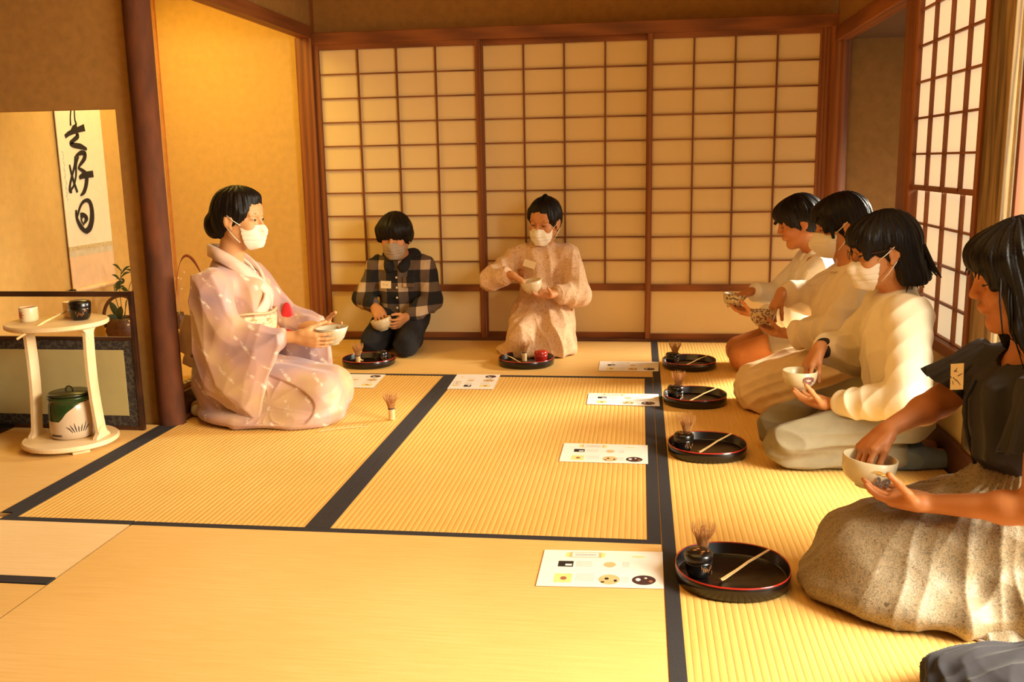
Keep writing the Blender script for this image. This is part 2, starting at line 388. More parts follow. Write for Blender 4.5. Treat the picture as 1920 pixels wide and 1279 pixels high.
def hand(v, wr, d, n, left, curl, s=.92, thumb=(.6, .75, .35), tcurl=.4, spread=1.0):
    d = npv(d)/np.linalg.norm(d); n = npv(n); n = n-d*(n@d); n /= np.linalg.norm(n); t = np.cross(n, d) if left else np.cross(d, n); wr = npv(wr)
    Rm = np.stack([d, t, n], 1); r = .0082*s
    v.box(wr+d*.048*s, npv((.042, .037, .0125))*s, .012*s, .012, Rm); v.rc(wr+d*.01*s, wr+d*.05*s, .024*s, .026*s, .015, (n, .6))
    v.rc(wr+d*.02*s+t*.018*s+n*.008*s, wr+d*.045*s+t*.028*s+n*.008*s, .014*s, .014*s, .015)
    for i, (off, L, sp) in enumerate(FING):
        p = wr+d*.083*s+t*off*s-d*(.006*s if i in (0, 3) else 0)*1.2; a = 0; c = curl[i] if hasattr(curl[i], '__len__') else (curl[i], curl[i]*1.1, curl[i]*.7)
        dd = d+t*sp*spread; dd /= np.linalg.norm(dd); q = p-dd*.02*s; v.rc(q, p, r*1.1, r*1.1, .008)
        for L_, ca, rr in ((.48, c[0], 1.0), (.28, c[1], .92), (.24, c[2], .82)):
            a += ca; e = p+(dd*math.cos(a)+n*math.sin(a))*L*L_*s; v.rc(p, e, r*rr*1.04, r*rr*.92, .003); p = e
    p = wr+d*.025*s+t*.026*s; td = d*thumb[0]+t*thumb[1]+n*thumb[2]; td /= np.linalg.norm(td); nn = d-td*(td@d)+n*.6; nn /= np.linalg.norm(nn); a = 0
    for L_, ca, rr in ((.038, 0, 1.45), (.030, tcurl, 1.15), (.024, tcurl, 1.0)):
        a += ca; e = p+(td*math.cos(a)+nn*math.sin(a))*L_*s; v.rc(p, e, r*rr, r*rr*.9, .006); p = e
def elbow_at(S, Wr, L1, L2, pole):
    S = npv(S); Wr = npv(Wr); d = Wr-S; D = np.linalg.norm(d); u = d/D; D = min(D, L1+L2-.002); a = (L1*L1-L2*L2+D*D)/(2*D); h = math.sqrt(max(L1*L1-a*a, 0))
    p = npv(pole); p = p-u*(p@u); p /= np.linalg.norm(p); return S+u*a+p*h
def arm_mesh(S, E, Wr, hand_args, res=.0028, s=1.0, full=False):
    pts = [E, Wr] + ([S] if full else []); Wr = npv(Wr)
    lo = np.min(pts, 0)-.05; hi = np.max(pts, 0)+.05; lo = np.minimum(lo, Wr-.19*s); hi = np.maximum(hi, Wr+.19*s)
    v = Vol(lo, hi, res); f = npv(Wr)-npv(E); m = npv(E)+f*.3
    if full: v.rc(S, E, .042*s, .034*s, .02)
    v.rc(E, m, .034*s, .035*s, .02); v.rc(m, Wr, .035*s, .0235*s, .02, (hand_args[1], .85))
    hand(v, Wr, *hand_args); return v.mesh()
def face_bits(root, H, skin_m, lips=True, look='down', brows=True, iris=False):
    R, o = H
    def T(p): return R @ npv(p)+o
    for y in (1, -1):
        m = MB(); pts = [T((.0855-abs(q)*.0065-(.003 if q > 0 else 0), (.031+.0145*q)*y, .0035-(.0022 if look == 'down' else -.002)*(1-q*q)+.002*q)) for q in np.linspace(-1, 1, 9)]
        m.tube([q_+npv(R @ npv((.0012, 0, 0))) for q_ in pts], [.0007, .0016, .0022, .0025, .0026, .0027, .0025, .0021, .0008], 6); m.build('eyelash', M_lash, root, smooth=True)
        if look != 'down':
            m = MB(); m.lathe([(0, .0)] + [(.0052*math.cos(a), .0052*math.sin(a)*.5) for a in (0, .4, .8, 1.2)] + [(0, .0026)], 12)
            Rq = Matrix([list(x) for x in R]) @ Vector((1, 0, 0)); m.build('iris', M_lash, root, loc=T((.0835, .031*y, .0035)), rot=Rq.to_track_quat('Z', 'Y').to_euler(), smooth=True)
        if brows:
            m = MB(); m.tube([T((.0885-q*q*.014-.001, (.012+.034*q)*y, .0245+.005*math.sin(q*2.6))) for q in np.linspace(0, 1, 7)], [.0012, .002, .0023, .0022, .0019, .0014, .0006], 6, 1.0); m.build('eyebrow', M_lash, root, smooth=True)
    if lips:
        v = Vol(T((.09, 0, -.055))-.04, T((.09, 0, -.055))+.04, .0018, R, o); v.ell((.0912, 0, -.0508), (.0055, .0155, .0034), .001); v.ell((.0892, 0, -.0592), (.0056, .0135, .0040), .001); sdf_obj('lips', v.mesh(), M_lip, root)
def mask(root, H, mat, boat=False, loops=True):
    R, o = H; c = R @ npv((.05, 0, -.05))+o; v = Vol(c-.10, c+.10, .0022, R, o)
    if boat:
        v.ell((.045, 0, -.052), (.074, .066, .072), .01); v.rc((.100, 0, -.014), (.115, 0, -.046), .006, .006, .03); v.rc((.060, .05, -.045), (.114, 0, -.05), .008, .006, .03); v.rc((.060, -.05, -.045), (.114, 0, -.05), .008, .006, .03); v.rc((.115, 0, -.046), (.080, 0, -.112), .006, .01, .03)
    else:
        v.ell((.036, 0, -.052), (.068, .0645, .076), .01); v.rc((.098, 0, -.018), (.108, 0, -.036), .007, .007, .02); v.rc((.106, 0, -.040), (.086, 0, -.100), .009, .014, .03)
    v.cut((.098, 0, -.013 if not boat else -.006), (-.22, 0, 1)); v.cut((.028, 0, 0), (-1, 0, -.25)); v.cut((.06, 0, -.118), (.35, 0, -1))
    def groove(V):
        q = (V-o) @ R; g = 0
        for z in ((-.042, -.060, -.078) if not boat else (-.047,)): g = g-.0016*np.exp(-((q[:, 2]-z)/.0028)**2)
        return g*(q[:, 0] > .03)+.0006*np.sin(q[:, 1]*160+q[:, 2]*90)
    mo = sdf_obj('face_mask', v.mesh(groove), mat, root)
    if loops:
        for y in (1, -1):
            def T(p): return R @ npv(p)+o
            for (z0, z1) in ((-.018, .018), (-.085, -.030)):
                m = MB(); m.tube([T((.040, .0655*y, z0)), T((.02, .078*y, z0*.6+z1*.4)), T((-.008, .0855*y, z1))], .0016, 6); m.build('ear_loop', mat, mo, smooth=True)
    return mo
def streaks(H, n=70, amp=.0016, seed=0, swirl=6.):
    R, o = H; r = np.random.RandomState(seed); ph = r.rand(6)*6.28
    def fn(V):
        q = (V-o) @ R; a = np.arctan2(q[:, 1], q[:, 0]+.015); z = q[:, 2]
        return amp*(np.sin(a*n*.5+np.sin(z*40+ph[0])*1.2+ph[1])*.6+np.sin(a*n*.23+np.sin(z*25+ph[2])*2+ph[3])+.5*np.sin(a*n+z*30+ph[4]))*.7
    return fn
def locks(root, H, specs, mat, name='hair_lock'):       # tapered strands hanging along given paths (head-local)
    R, o = H; m = MB()
    for pts, r in specs:
        P = [R @ npv(p)+o for p in pts]; k = len(P); m.tube(P, [r*(1-.85*(i/(k-1))**2) for i in range(k)], 6, .5)
    return tag(m.build(name, mat, root, smooth=True), kind='stuff')
M_lash = plain('dark_lash', (.02, .012, .008), .6); M_lip = plain('lip', (.45, .15, .09), .5)
skin_warm = skin('skin', (.52, .215, .075), (.60, .265, .10)); skin_fair = skin('fair_skin', (.56, .28, .115), (.63, .33, .145)); skin_tan = skin('tanned_skin', (.46, .165, .05), (.54, .21, .07))
hair_black = hair_mat('black_hair', (.007, .0045, .0035))
mask_white = plain('mask_cloth', (.82, .74, .60), .9, var=.03, bmp=.15, bscale=400); mask_grey = plain('grey_mask_cloth', (.36, .27, .19), .9, var=.03)

def seiza_body(s, spread=.09, thin=.84):
    """torso and folded legs, local frame (+x forward)"""
    v = Vol((-.26*s, -.27*s, -.01), (.50*s, .27*s, .64*s), .0055)
    v.ell((-.02*s, 0, .20*s), (.095*s, .135*s, .085*s), .03); v.rc((-.01*s, 0, .26*s), (.015*s, 0, .44*s), .085*s, .10*s, .05, ((1, 0, 0), .8))
    v.rc((.0, -.12*s, .515*s), (.0, .12*s, .515*s), .05*s, .05*s, .04)
    v.rc((.0, 0, .50*s), (.01*s, 0, .60*s), .055*s, .048*s, .03)
    for y in (1, -1):
        v.rc((.0, .075*y*s, .19*s), (.345*s, spread*y*s, .085*s), .080*s*thin, .057*s*thin, .03); v.rc((.345*s, spread*y*s, .066*s), (.0, .075*y*s, .05*s), .055*s*thin, .042*s*thin, .012)
        v.rc((0, .075*y*s, .045*s), (-.15*s, .045*y*s, .035*s), .035*s, .025*s, .02)
    v.cut((0, 0, .004), (0, 0, -1)); return v

# ================================================================ ROOM
def grp(name): return struct(empty(name))
# ---- tatami floor: every mat a part, its border cloths sub-parts
floor = grp('floor')
MB().box(-3.2, 4.6, -6.6, .3, -.08, -.03).build('subfloor', plain('subfloor_wood', (.12, .06, .03), .8), floor)
def tatami(x0, x1, y0, y1, axis, mat, borders, hw=.037, pitch=.0163, dep=.0011, top=0.0, parent=floor):
    if mat is not tat_y: dep = .00035
    L0, L1 = (y0, y1) if axis == 'x' else (x0, x1)      # ridges run along `axis`
    n = int((L1-L0)/pitch); v = []; f = []; S = 6
    for i in range(n*S+1):
        u = L0+(L1-L0)*i/(n*S); z = top-dep*(1-abs(math.sin(PI*i/S))**.6)
        for w in ((x0, x1) if axis == 'x' else (y0, y1)): v.append((w, u, z) if axis == 'x' else (u, w, z))
    for i in range(n*S): f.append((2*i, 2*i+1, 2*i+3, 2*i+2) if axis == 'x' else (2*i, 2*i+2, 2*i+3, 2*i+1))
    m = MB(); m.add(v, f); m.box(x0, x1, y0, y1, -.03 + top, top-.003)
    o = m.build('tatami_mat', mat, parent)
    for (a, b, c, d) in borders: MB().box(a, b, c, d, top-.004, top+.0012, .0006).build('border_cloth', heri, o)
    return o
h = .037
tatami(0, W, -3*W, -W, 'y', tat_y, [(0, h, -3*W, -W), (W-h, W, -3*W, -W)])
tatami(W, 2*W, -3*W, -W, 'y', tat_y, [(W+.002, W+h, -3*W, -W), (2*W-h, 2*W, -3*W, -W)])
tatami(2*W, 3*W, -2*W, 0, 'y', tat_y, [(2*W+.002, 2*W+h, -2*W, 0), (3*W-h, 3*W, -2*W, 0)])
tatami(2*W, 3*W, -4*W, -2*W, 'y', tat_y, [(2*W+.002, 2*W+h, -4*W, -2*W), (3*W-h, 3*W, -4*W, -2*W)])
tatami(0, 2*W, -W, 0, 'x', tat_x, [(0, 2*W, -W, -W+h*.8), (0, 2*W, -h, 0)])
tatami(.412, 2*W, -4*W, -3*W-.001, 'x', tat_x, [(.412, 2*W, -3*W-h*.75, -3*W-.001), (.412, 2*W, -4*W, -4*W+h)])
tatami(-.002, .408, -3*W-.415, -3*W-.001, 'x', tat_new, [(-.002, .408, -3*W-h*.75, -3*W-.001), (-.002, .408, -3*W-.415, -3*W-.415+h)], top=.001)
tatami(-1.2, .41, -4*W, -3*W-.418, 'x', tat_x, [])
tatami(-1.2, -.004, -3*W-.416, -3*W, 'x', tat_x, [])
tatami(-1.9, -.002, -2.83, -1.88, 'x', tat_x, [(-h, -.002, -2.83, -1.88)])
tatami(-1, 3*W, -5.9, -4*W-.002, 'x', tat_x, [])

# ---- back wall (plane y = 0)
wb = grp('wall_back')
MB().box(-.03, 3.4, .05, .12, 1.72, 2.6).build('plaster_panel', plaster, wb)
MB().box(-.06, 2.86, -.035, .10, 1.66, 1.725, .003).build('lintel', wred('x'), wb)
MB().box(0, 2.86, -.045, .02, -.01, .014).build('threshold', wood('dark_sill', (.06, .02, .008), (.13, .045, .015), 'x'), wb)
MB().box(-.02, .02, .0, .05, 1.72, 2.6).build('corner_batten', wred('z'), wb)
struct(MB().box(-.062, .034, -.05, .05, -.02, 1.70, .004).build('trim_1', wred('z')))           # corner post by alcove
# round log post at the right corner
m = MB(); m.lathe([(.052, 0), (.053, .5), (.051, 1.0), (.052, 1.66)], 32, (2.868, -.03, 0)); struct(m.build('trim_2', wred('z'), smooth=True))
struct(MB().box(2.788, 2.835, -.02, .05, 0, 1.66, .003).build('trim_3', wred('z')))
# three sliding paper screens
def screen(i, x0, x1, y):
    s = struct(empty('door_%d' % i, (x0, y, 0))); w = x1-x0; z0, z1, zr = .012, 1.662, .302; st = .030
    MB().box(0, st, -.015, .015, z0, z1, .002).build('stile', wred('z'), s); MB().box(w-st, w, -.015, .015, z0, z1, .002).build('stile', wred('z'), s)
    MB().box(st, w-st, -.014, .014, z0, z0+.032, .002).build('bottom_rail', wred('x'), s); MB().box(st, w-st, -.014, .014, z1-.03, z1, .002).build('top_rail', wred('x'), s)
    MB().box(st, w-st, -.014, .014, zr-.019, zr+.019, .002).build('middle_rail', wred('x'), s)
    MB().box(st, w-st, .0, .006, z0+.032, zr-.019).build('kick_panel', paper_back, s)
    xs = np.linspace(st, w-st, 5); zs = np.linspace(zr+.019, z1-.03, 11); t = .0042
    pane = MB().box(-(xs[1]-xs[0])/2, (xs[1]-xs[0])/2, .005, .007, -(zs[1]-zs[0])/2, (zs[1]-zs[0])/2).me('paper_pane', paper_back)
    for a in range(4):
        for b in range(10): obj('paper_pane', pane, s, ((xs[a]+xs[a+1])/2, 0, (zs[b]+zs[b+1])/2))
    mv = MB().box(-t, t, -.009, .0045, zs[0], zs[-1]).me('muntin', wred('z')); mh = MB().box(xs[0], xs[-1], -.007, .0045, -t*.85, t*.85).me('muntin', wred('x'))
    for a in range(1, 4): obj('muntin', mv, s, (xs[a], 0, 0))
    for b in range(1, 10): obj('muntin', mh, s, (0, 0, zs[b]))
screen(1, .034, .975, -.014); screen(2, .955, 1.905, .020); screen(3, 1.878, 2.795, -.014)
MB().box(0, 2.8, .045, .05, 0, 1.66).build('backing_board', plain('corridor_dark', (.25, .16, .07), .9), wb)

# ---- right wall (plane x = 2.85)
wr_ = grp('wall_right'); XR = 2.852
MB().box(XR-.02, XR+.05, -1.40, .02, 1.585, 1.655, .003).build('lintel', wred('y'), wr_)
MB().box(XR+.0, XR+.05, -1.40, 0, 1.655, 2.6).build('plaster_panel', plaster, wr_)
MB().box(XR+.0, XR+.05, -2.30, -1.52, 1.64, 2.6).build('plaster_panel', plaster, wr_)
MB().box(XR+.005, XR+.05, -2.45, -1.52, .10, .355).build('plaster_panel', plaster_low, wr_)
MB().box(XR-.02, XR+.05, -1.52, -1.395, 0, 2.6, .004).build('post', wred('z'), wr_)
struct(MB().box(XR-.018, XR+.05, -2.6, -1.52, 0, .10, .004).build('baseboard_right', wood('dark_sill', (.06, .02, .008), (.13, .045, .015), 'y')))
# alcove / corridor beyond the opening
MB().box(XR+.06, 4.6, .0, .06, -.03, 1.62).build('corridor_wall', plain('brown_plaster', (.30, .17, .055), .95, bmp=.2, bscale=300), wr_)
MB().box(XR+.05, 4.6, -1.45, .06, 1.60, 1.64).build('corridor_ceiling', plain('dark_ceiling', (.13, .07, .03), .9), wr_)
MB().box(XR+.05, 4.6, -1.50, -1.44, -.03, 1.62).build('corridor_wall', plain('brown_plaster', (.30, .17, .055), .95), wr_)
MB().box(XR, 4.6, -1.45, 0, -.05, 0.0).build('corridor_floor', wood('boards', (.25, .12, .04), (.40, .20, .08), 'x'), wr_)
# paper window, two sashes
wn = struct(empty('window_1', (XR, 0, 0)))
MB().box(-.02, .04, -2.30, -1.52, .352, .39, .003).build('sill', wred('y'), wn); MB().box(-.015, .03, -2.275, -2.245, .39, 1.66, .002).build('stile', wred('z'), wn)
MB().box(-.015, .03, -1.55, -1.52, .39, 1.66, .002).build('stile', wred('z'), wn); MB().box(-.015, .03, -2.275, -1.52, 1.63, 1.66, .002).build('top_rail', wred('y'), wn)
def sash(ys, zs, x, nm):
    s = obj(nm, None, wn); t = .0045
    f = MB(); f.box(x-.008, x+.010, ys[0], ys[-1], zs[0]-.009, zs[0]+.009); f.build('sash_rail', wred('y'), wn)
    for a in range(len(ys)-1):
        for b in range(len(zs)-1): MB().box(x+.006, x+.008, ys[a], ys[a+1], zs[b], zs[b+1]).build('paper_pane', paper_lit, wn)
    for y in ys[1:-1]: MB().box(x-.008, x+.0055, y-t, y+t, zs[0], zs[-1]).build('muntin', wred('z'), wn)
    for z in zs[1:-1]: MB().box(x-.006, x+.0055, ys[0], ys[-1], z-t*.85, z+t*.85).build('muntin', wred('y'), wn)
    bpy.data.objects.remove(s)
sash([-2.245, -2.085, -1.905, -1.725, -1.545], [.885, 1.005, 1.132, 1.26, 1.387, 1.514, 1.64], .0, 'upper')
sash([-2.245, -2.075, -1.885, -1.695, -1.545], [.385, .505, .63, .755, .878], .014, 'lower')
# weathered cedar board and the glazed opening to the garden
cedar = wood('weathered_cedar', (.075, .042, .015), (.34, .21, .085), 'z', .8, 22)
struct(MB().box(XR-.006, XR+.03, -2.45, -2.276, .10, 2.6, .003).build('trim_4', cedar))
w2 = struct(empty('window_2', (XR, 0, 0))); pale = plain('pale_frame', (.62, .55, .38), .6)
MB().box(0, .03, -2.50, -2.485, 0.02, 1.9, .002).build('frame', pale, w2); MB().box(0, .04, -2.535, -2.515, 0.02, 1.9, .002).build('frame', wred('z'), w2)
MB().box(0, .03, -5.2, -2.45, 1.78, 1.84, .002).build('top_rail', wred('y'), w2); MB().box(-.03, .06, -5.2, -2.45, -.03, .012, .002).build('sill', wred('y'), w2)
MB().box(.0, .03, -3.90, -3.86, .02, 1.8, .002).build('frame', wred('z'), w2)
gm, gnt, gb = nmat('garden_screen'); gb.inputs['Base Color'].default_value = (.8, .8, .6, 1)
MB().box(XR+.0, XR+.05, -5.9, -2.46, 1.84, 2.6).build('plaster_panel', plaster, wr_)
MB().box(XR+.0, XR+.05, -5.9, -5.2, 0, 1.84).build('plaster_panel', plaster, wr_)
# ---- room shell outside the picture
struct(MB().box(-3.2, 2.9, -5.9, .1, 2.6, 2.66).build('ceiling', plain('ceiling_boards', (.42, .25, .11), .8)))
struct(MB().box(-3.2, 2.9, -5.96, -5.9, -.03, 2.6).build('wall_front', plaster))
struct(MB().box(-1.9, -1.84, -5.9, -1.9, -.03, 2.6).build('wall_left', plaster))

# ---- wing wall with its cut-out, alcove (tokonoma)
ww = grp('wall_left_wing'); ww.name = 'wall_wing'; YW = -1.86
for a, b, c, d in ((-1.85, -.115, 1.226, 2.6), (-1.85, -.115, -.02, .20), (-.115, .01, -.02, 2.6)): MB().box(a, b, YW, YW+.05, c, d).build('plaster_panel', plaster, ww)
m = MB(); m.lathe([(.052, -.01), (.051, .4), (.049, 1.0), (.050, 1.5), (.050, 2.6)], 32, (.0, YW+.01, 0))
post = plain('bark_post', (.095, .024, .004), .85, var=.45, vscale=14, bmp=.4, bscale=60, vec_scale=(1, 1, .35)); struct(m.build('trim_5', post, smooth=True))
tk = grp('wall_alcove')
MB().box(-.96, -.90, -1.9, .03, -.02, 2.3).build('plaster_panel', plaster_toko, tk)
MB().box(-.96, -.055, .0, .06, -.02, 2.3).build('plaster_panel', plaster_toko, tk)
MB().box(-.905, -.89, -.02, .003, .13, 2.2, .002).build('corner_post', plain('toko_wood', (.55, .22, .05), .6), tk)
MB().box(-.96, .0, -1.9, .05, 2.2, 2.26).build('alcove_ceiling', plaster_toko, tk)
MB().box(-.035, .035, -1.84, -.04, 1.695, 1.76, .003).build('lintel', wred('y'), tk)
MB().box(-.02, .02, -1.84, -.01, 1.76, 2.6).build('plaster_panel', plaster, tk)
MB().box(-.03, .022, -1.83, -.04, .012, .112, .004).build('alcove_sill', wood('dark_kamachi', (.05, .016, .007), (.11, .035, .014), 'y', .3), tk)
MB().box(.0, .034, -1.83, -.04, -.01, .016, .002).build('sill_molding', wred('y'), tk)
MB().box(-.9, -.0, -1.83, -.0, .06, .110).build('alcove_base', heri, tk)
mp, pn, pb = nmat('patterned_border'); v = coords(pn, (1, 1, 1)); ch = N(pn, 'ShaderNodeTexChecker'); ch.inputs['Scale'].default_value = 62; pn.links.new(v, ch.inputs[0])
ch.inputs[1].default_value = (.62, .50, .30, 1); ch.inputs[2].default_value = (.16, .10, .05, 1); pn.links.new(ch.outputs[0], pb.inputs['Base Color']); pb.inputs['Roughness'].default_value = .8
tm = tatami(-.895, -.005, -1.83, -.0, 'y', tat_y, [], top=.128, parent=tk)
MB().box(-.034, -.003, -1.83, -.0, .125, .1295).build('border_cloth', mp, tm); MB().box(-.895, -.862, -1.83, -.0, .125, .1295).build('border_cloth', mp, tm)

# ================================================================ THINGS IN THE ALCOVE
SX = -.885
sr = tag(empty('hanging_scroll', (SX, -.865, .40)), 'white hanging scroll with three large brushed black characters in the alcove', 'scroll')
p_ = plain('scroll_paper', (.86, .80, .60), .85, var=.03); p2 = plain('scroll_silk', (.80, .56, .34), .8, var=.05); p3 = plain('scroll_brocade', (.62, .50, .26), .7, var=.3, vscale=120)
MB().box(-.004, 0, -.19, .19, .03, .185).build('lower_silk', p2, sr); MB().box(-.004, .0, -.19, .19, .185, .215).build('grey_silk', plain('scroll_grey', (.66, .58, .40), .8), sr)
MB().box(-.004, .001, -.19, .19, .215, .236).build('brocade_band', p3, sr); MB().box(-.004, 0, -.19, .19, .236, 1.55).build('paper', p_, sr)
m = MB(); m.tube([(.012, -.20, .022), (.012, .205, .022)], .0125, 16); m.build('roller', plain('roller_wood', (.85, .60, .34), .5), sr, smooth=True)
for y in (-1, 1): m = MB(); m.tube([(.012, .205*y, .022), (.012, .228*y, .022)], .0145, 16); m.build('roller_end', black_lacquer, sr, smooth=True)
ml = MB()
def stroke(pts, ws):                           # pts in scroll pixels of the photograph crop -> (y, z) on the scroll
    P = []; k = len(pts)
    for x, y in pts:
        sx = (x-(405+(y-100)*.088))/(250)       # 0..1 across the sheet
        P.append((.0006, -.19+sx*.38, .236+(975-y)*.000712))
    # smooth
    Q = []; Wd = []
    for i in range(k-1):
        a, b, c, d = [Vector(P[min(max(j, 0), k-1)]) for j in (i-1, i, i+1, i+2)]
        for t in np.linspace(0, 1, 6)[:-1]:
            Q.append(.5*((2*b)+(c-a)*t+(2*a-5*b+4*c-d)*t*t+(3*b-a-3*c+d)*t**3)); Wd.append(ws[i]*(1-t)+ws[i+1]*t)
    Q.append(Vector(P[-1])); Wd.append(ws[-1]); stroke.n = getattr(stroke, 'n', 0)+1; ml.strip([q+Vector((.00025*stroke.n, 0, 0)) for q in Q], [w*.00105 for w in Wd], (1, 0, 0))
stroke([(492, 20), (487, 60), (484, 110), (486, 165)], [10, 9, 9, 12]); stroke([(505, 60), (508, 120), (515, 155), (495, 170)], [8, 9, 14, 6])
stroke([(456, 240), (480, 215), (525, 190), (562, 172)], [18, 22, 26, 34]); stroke([(490, 200), (500, 180), (520, 170)], [14, 18, 10])
stroke([(512, 205), (524, 232), (500, 262), (486, 282), (500, 294), (540, 302), (576, 320)], [12, 24, 20, 20, 24, 28, 12])
stroke([(512, 370), (508, 430), (494, 500), (484, 560), (484, 600), (495, 608)], [16, 14, 14, 14, 20, 8]); stroke([(480, 425), (490, 480), (505, 545), (524, 612)], [10, 14, 16, 14])
stroke([(484, 602), (505, 560), (515, 500), (516, 420), (528, 370)], [12, 10, 12, 14, 12])
stroke([(512, 368), (540, 346), (563, 350), (560, 385), (535, 430), (528, 455)], [10, 22, 26, 24, 14, 12]); stroke([(533, 515), (560, 498), (612, 490)], [16, 30, 32])
stroke([(528, 450), (555, 470), (574, 500), (572, 560), (560, 610), (540, 636)], [12, 20, 26, 26, 22, 6])
stroke([(516, 730), (522, 790), (545, 850), (572, 886)], [12, 18, 26, 20]); stroke([(520, 790), (540, 705), (565, 672), (590, 680), (604, 730), (606, 800), (594, 860), (570, 886)], [10, 14, 16, 24, 28, 34, 34, 24])
stroke([(540, 768), (558, 770), (575, 795), (560, 828)], [24, 22, 24, 8]); stroke([(556, 770), (545, 800), (560, 840)], [10, 9, 8])
ml.build('brush_characters', ink, sr)
ms = MB()
for i, y in enumerate(np.linspace(340, 650, 16)):
    z = .236+(975-y)*.000712; yy = -.165+.004*math.sin(i*2.1); ms.strip([(.0006, yy-.006*math.cos(i), z), (.0006, yy+.006, z-.004*math.sin(i*3)), (.0006, yy+.001, z-.011)], [.002, .0025, .0015], (1, 0, 0))
ms.build('signature', grey_ink, sr)

# flower basket with ring handle, leaves and grasses
fb = tag(empty('flower_basket', (-.76, -.86, .128)), 'round bamboo flower basket with ring handle and leafy grasses on the alcove floor', 'basket')
bk = plain('dark_bamboo', (.09, .035, .012), .5, var=.4, vscale=80)
m = MB(); m.lathe([(.045, 0), (.075, .03), (.085, .07), (.07, .12), (.065, .135), (.058, .13), (.06, .10), (.06, .02), (0, .02)], 32); m.build('basket_body', bk, fb, smooth=True)
m = MB(); m.tube([(.085*math.cos(a), .085*.3*math.cos(a), .13+.115*math.sin(a)) for a in np.linspace(-.4, PI+.4, 24)], .0085, 8); m.build('ring_handle', bk, fb, smooth=True)
leafm = plain('dark_leaf', (.05, .07, .02), .6); redleaf = plain('russet_leaf', (.20, .045, .015), .5)
def leaf(parent, a, b, wd, mat, name='leaf', sag=.01):
    a = Vector(a); b = Vector(b); d = b-a; sd = d.cross(Vector((.3, -1, .2))).normalized(); v = []; 
    for t in np.linspace(0, 1, 7):
        p = a+d*t+Vector((0, 0, sag*math.sin(PI*t))); w = wd*math.sin(PI*min(t*.9+.06, 1)); v += [p-sd*w, p+Vector((0, -.15*w, .3*w)), p+sd*w]
    f = []
    for i in range(6): f += [(3*i, 3*i+1, 3*i+4, 3*i+3), (3*i+1, 3*i+2, 3*i+5, 3*i+4)]
    obj(name, raw_mesh(name, v, f, mat, True), parent)
stems = [((0, 0, .1), (-.03, .0, .30)), ((0, 0, .1), (.02, 0, .38)), ((.01, 0, .1), (.05, .02, .26)), ((0, 0, .1), (.10, .05, .42)), ((.01, 0, .1), (.22, .12, .30))]
for a, b in stems:
    m = MB(); a = Vector(a); b = Vector(b); mid = (a+b)/2+Vector((-.01, 0, .03)); m.tube([a, a.lerp(mid, .5), mid, mid.lerp(b, .5), b], .0018, 6); m.build('stem', leafm, fb)
    for t in (.45, .6, .75, .9):
        p = mid.lerp(b, t); sgn = 1 if rng.rand() > .5 else -1; leaf(fb, p, p+Vector((.05*sgn, .01, .022+.02*rng.rand())), .006, leafm)
for a, b in (((-.02, 0, .12), (-.05, -.02, .22)), ((0, -.03, .12), (.035, -.06, .20)), ((0, -.02, .11), (-.05, -.06, .15))): leaf(fb, a, b, .016, leafm)
for i in range(9):
    m = MB(); a = rng.rand(2); m.lathe([(0, 0), (.008, .004), (.007, .010), (0, .012)], 8); m.build('blossom', plain('pale_blossom', (.75, .55, .36), .8), fb, loc=(.02+.05*a[0], -.05+.02*a[1], .07+.05*rng.rand()), smooth=True)
# arching russet blade and pale sprays that show behind the post
gb_ = tag(empty('grass_spray', (-.68, -.42, .128)), 'arching russet grass blade with pale sprays standing behind the teacher', 'plant')
m = MB(); m.lathe([(.02, 0), (.03, .02), (.026, .07), (.022, .09), (.014, .088), (.014, .02), (0, .02)], 24); m.build('vase', bk, gb_, smooth=True)
m = MB(); P = [(-.02+.175*t**1.6, 0, .08+.80*t-.60*t**2.6) for t in np.linspace(0, 1, 18)]; m.tube(P, [.0015+.008*math.sin(PI*max(0, (t-.45)/.55))**1.0 for t in np.linspace(0, .995, 18)], 6, .4); m.build('blade', redleaf, gb_, smooth=True)
for k in range(9):
    a = rng.rand(3); b = Vector((-.16+.24*a[0], .02*a[1], .20+.13*a[2])); m = MB(); m.tube([(0, 0, .08), (b.x*.35, 0, .17), b], .0009, 5); m.build('stem', plain('straw', (.55, .40, .18), .7), gb_)
    m = MB(); m.lathe([(0, 0), (.006, .004), (.005, .009), (0, .011)], 8); m.build('blossom', plain('pale_blossom', (.75, .55, .36), .8), gb_, loc=b, smooth=True)

# ================================================================ TEA SCREEN AND STAND
fs = tag(empty('tea_screen', (-.40, -1.955, 0)), 'low dark-framed screen with a plain beige panel standing before the wing wall', 'screen')
fr = wood('dark_frame', (.02, .008, .005), (.06, .02, .01), 'x', .3)
mb_, bn, bb = nmat('patterned_silk'); v = coords(bn); vo = N(bn, 'ShaderNodeTexVoronoi'); vo.inputs['Scale'].default_value = 70; bn.links.new(v, vo.inputs['Vector'])
bn.links.new(ramp(bn, vo.outputs['Distance'], [(.25, (.045, .035, .035)), (.45, (.012, .010, .012)), (.6, (.07, .06, .045))]), bb.inputs['Base Color']); bb.inputs['Roughness'].default_value = .7
x1 = .335; x0 = -.62
MB().box(x0, x1, -.008, .008, .525, .545, .002).build('top_rail', fr, fs); MB().box(x0, x1, -.008, .008, .355, .369, .002).build('middle_rail', fr, fs)
MB().box(x0, x1, -.008, .008, 0, .016, .002).build('bottom_rail', fr, fs); MB().box(x1-.012, x1+.006, -.009, .009, 0, .545, .002).build('frame_post', fr, fs)
MB().box(x0, x1-.012, -.005, .005, .016, .355).build('patterned_border', mb_, fs); MB().box(x0+.05, x1-.052, -.0065, .0, .058, .318).build('beige_panel', plain('beige_paper', (.50, .42, .18), .85, var=.03), fs)

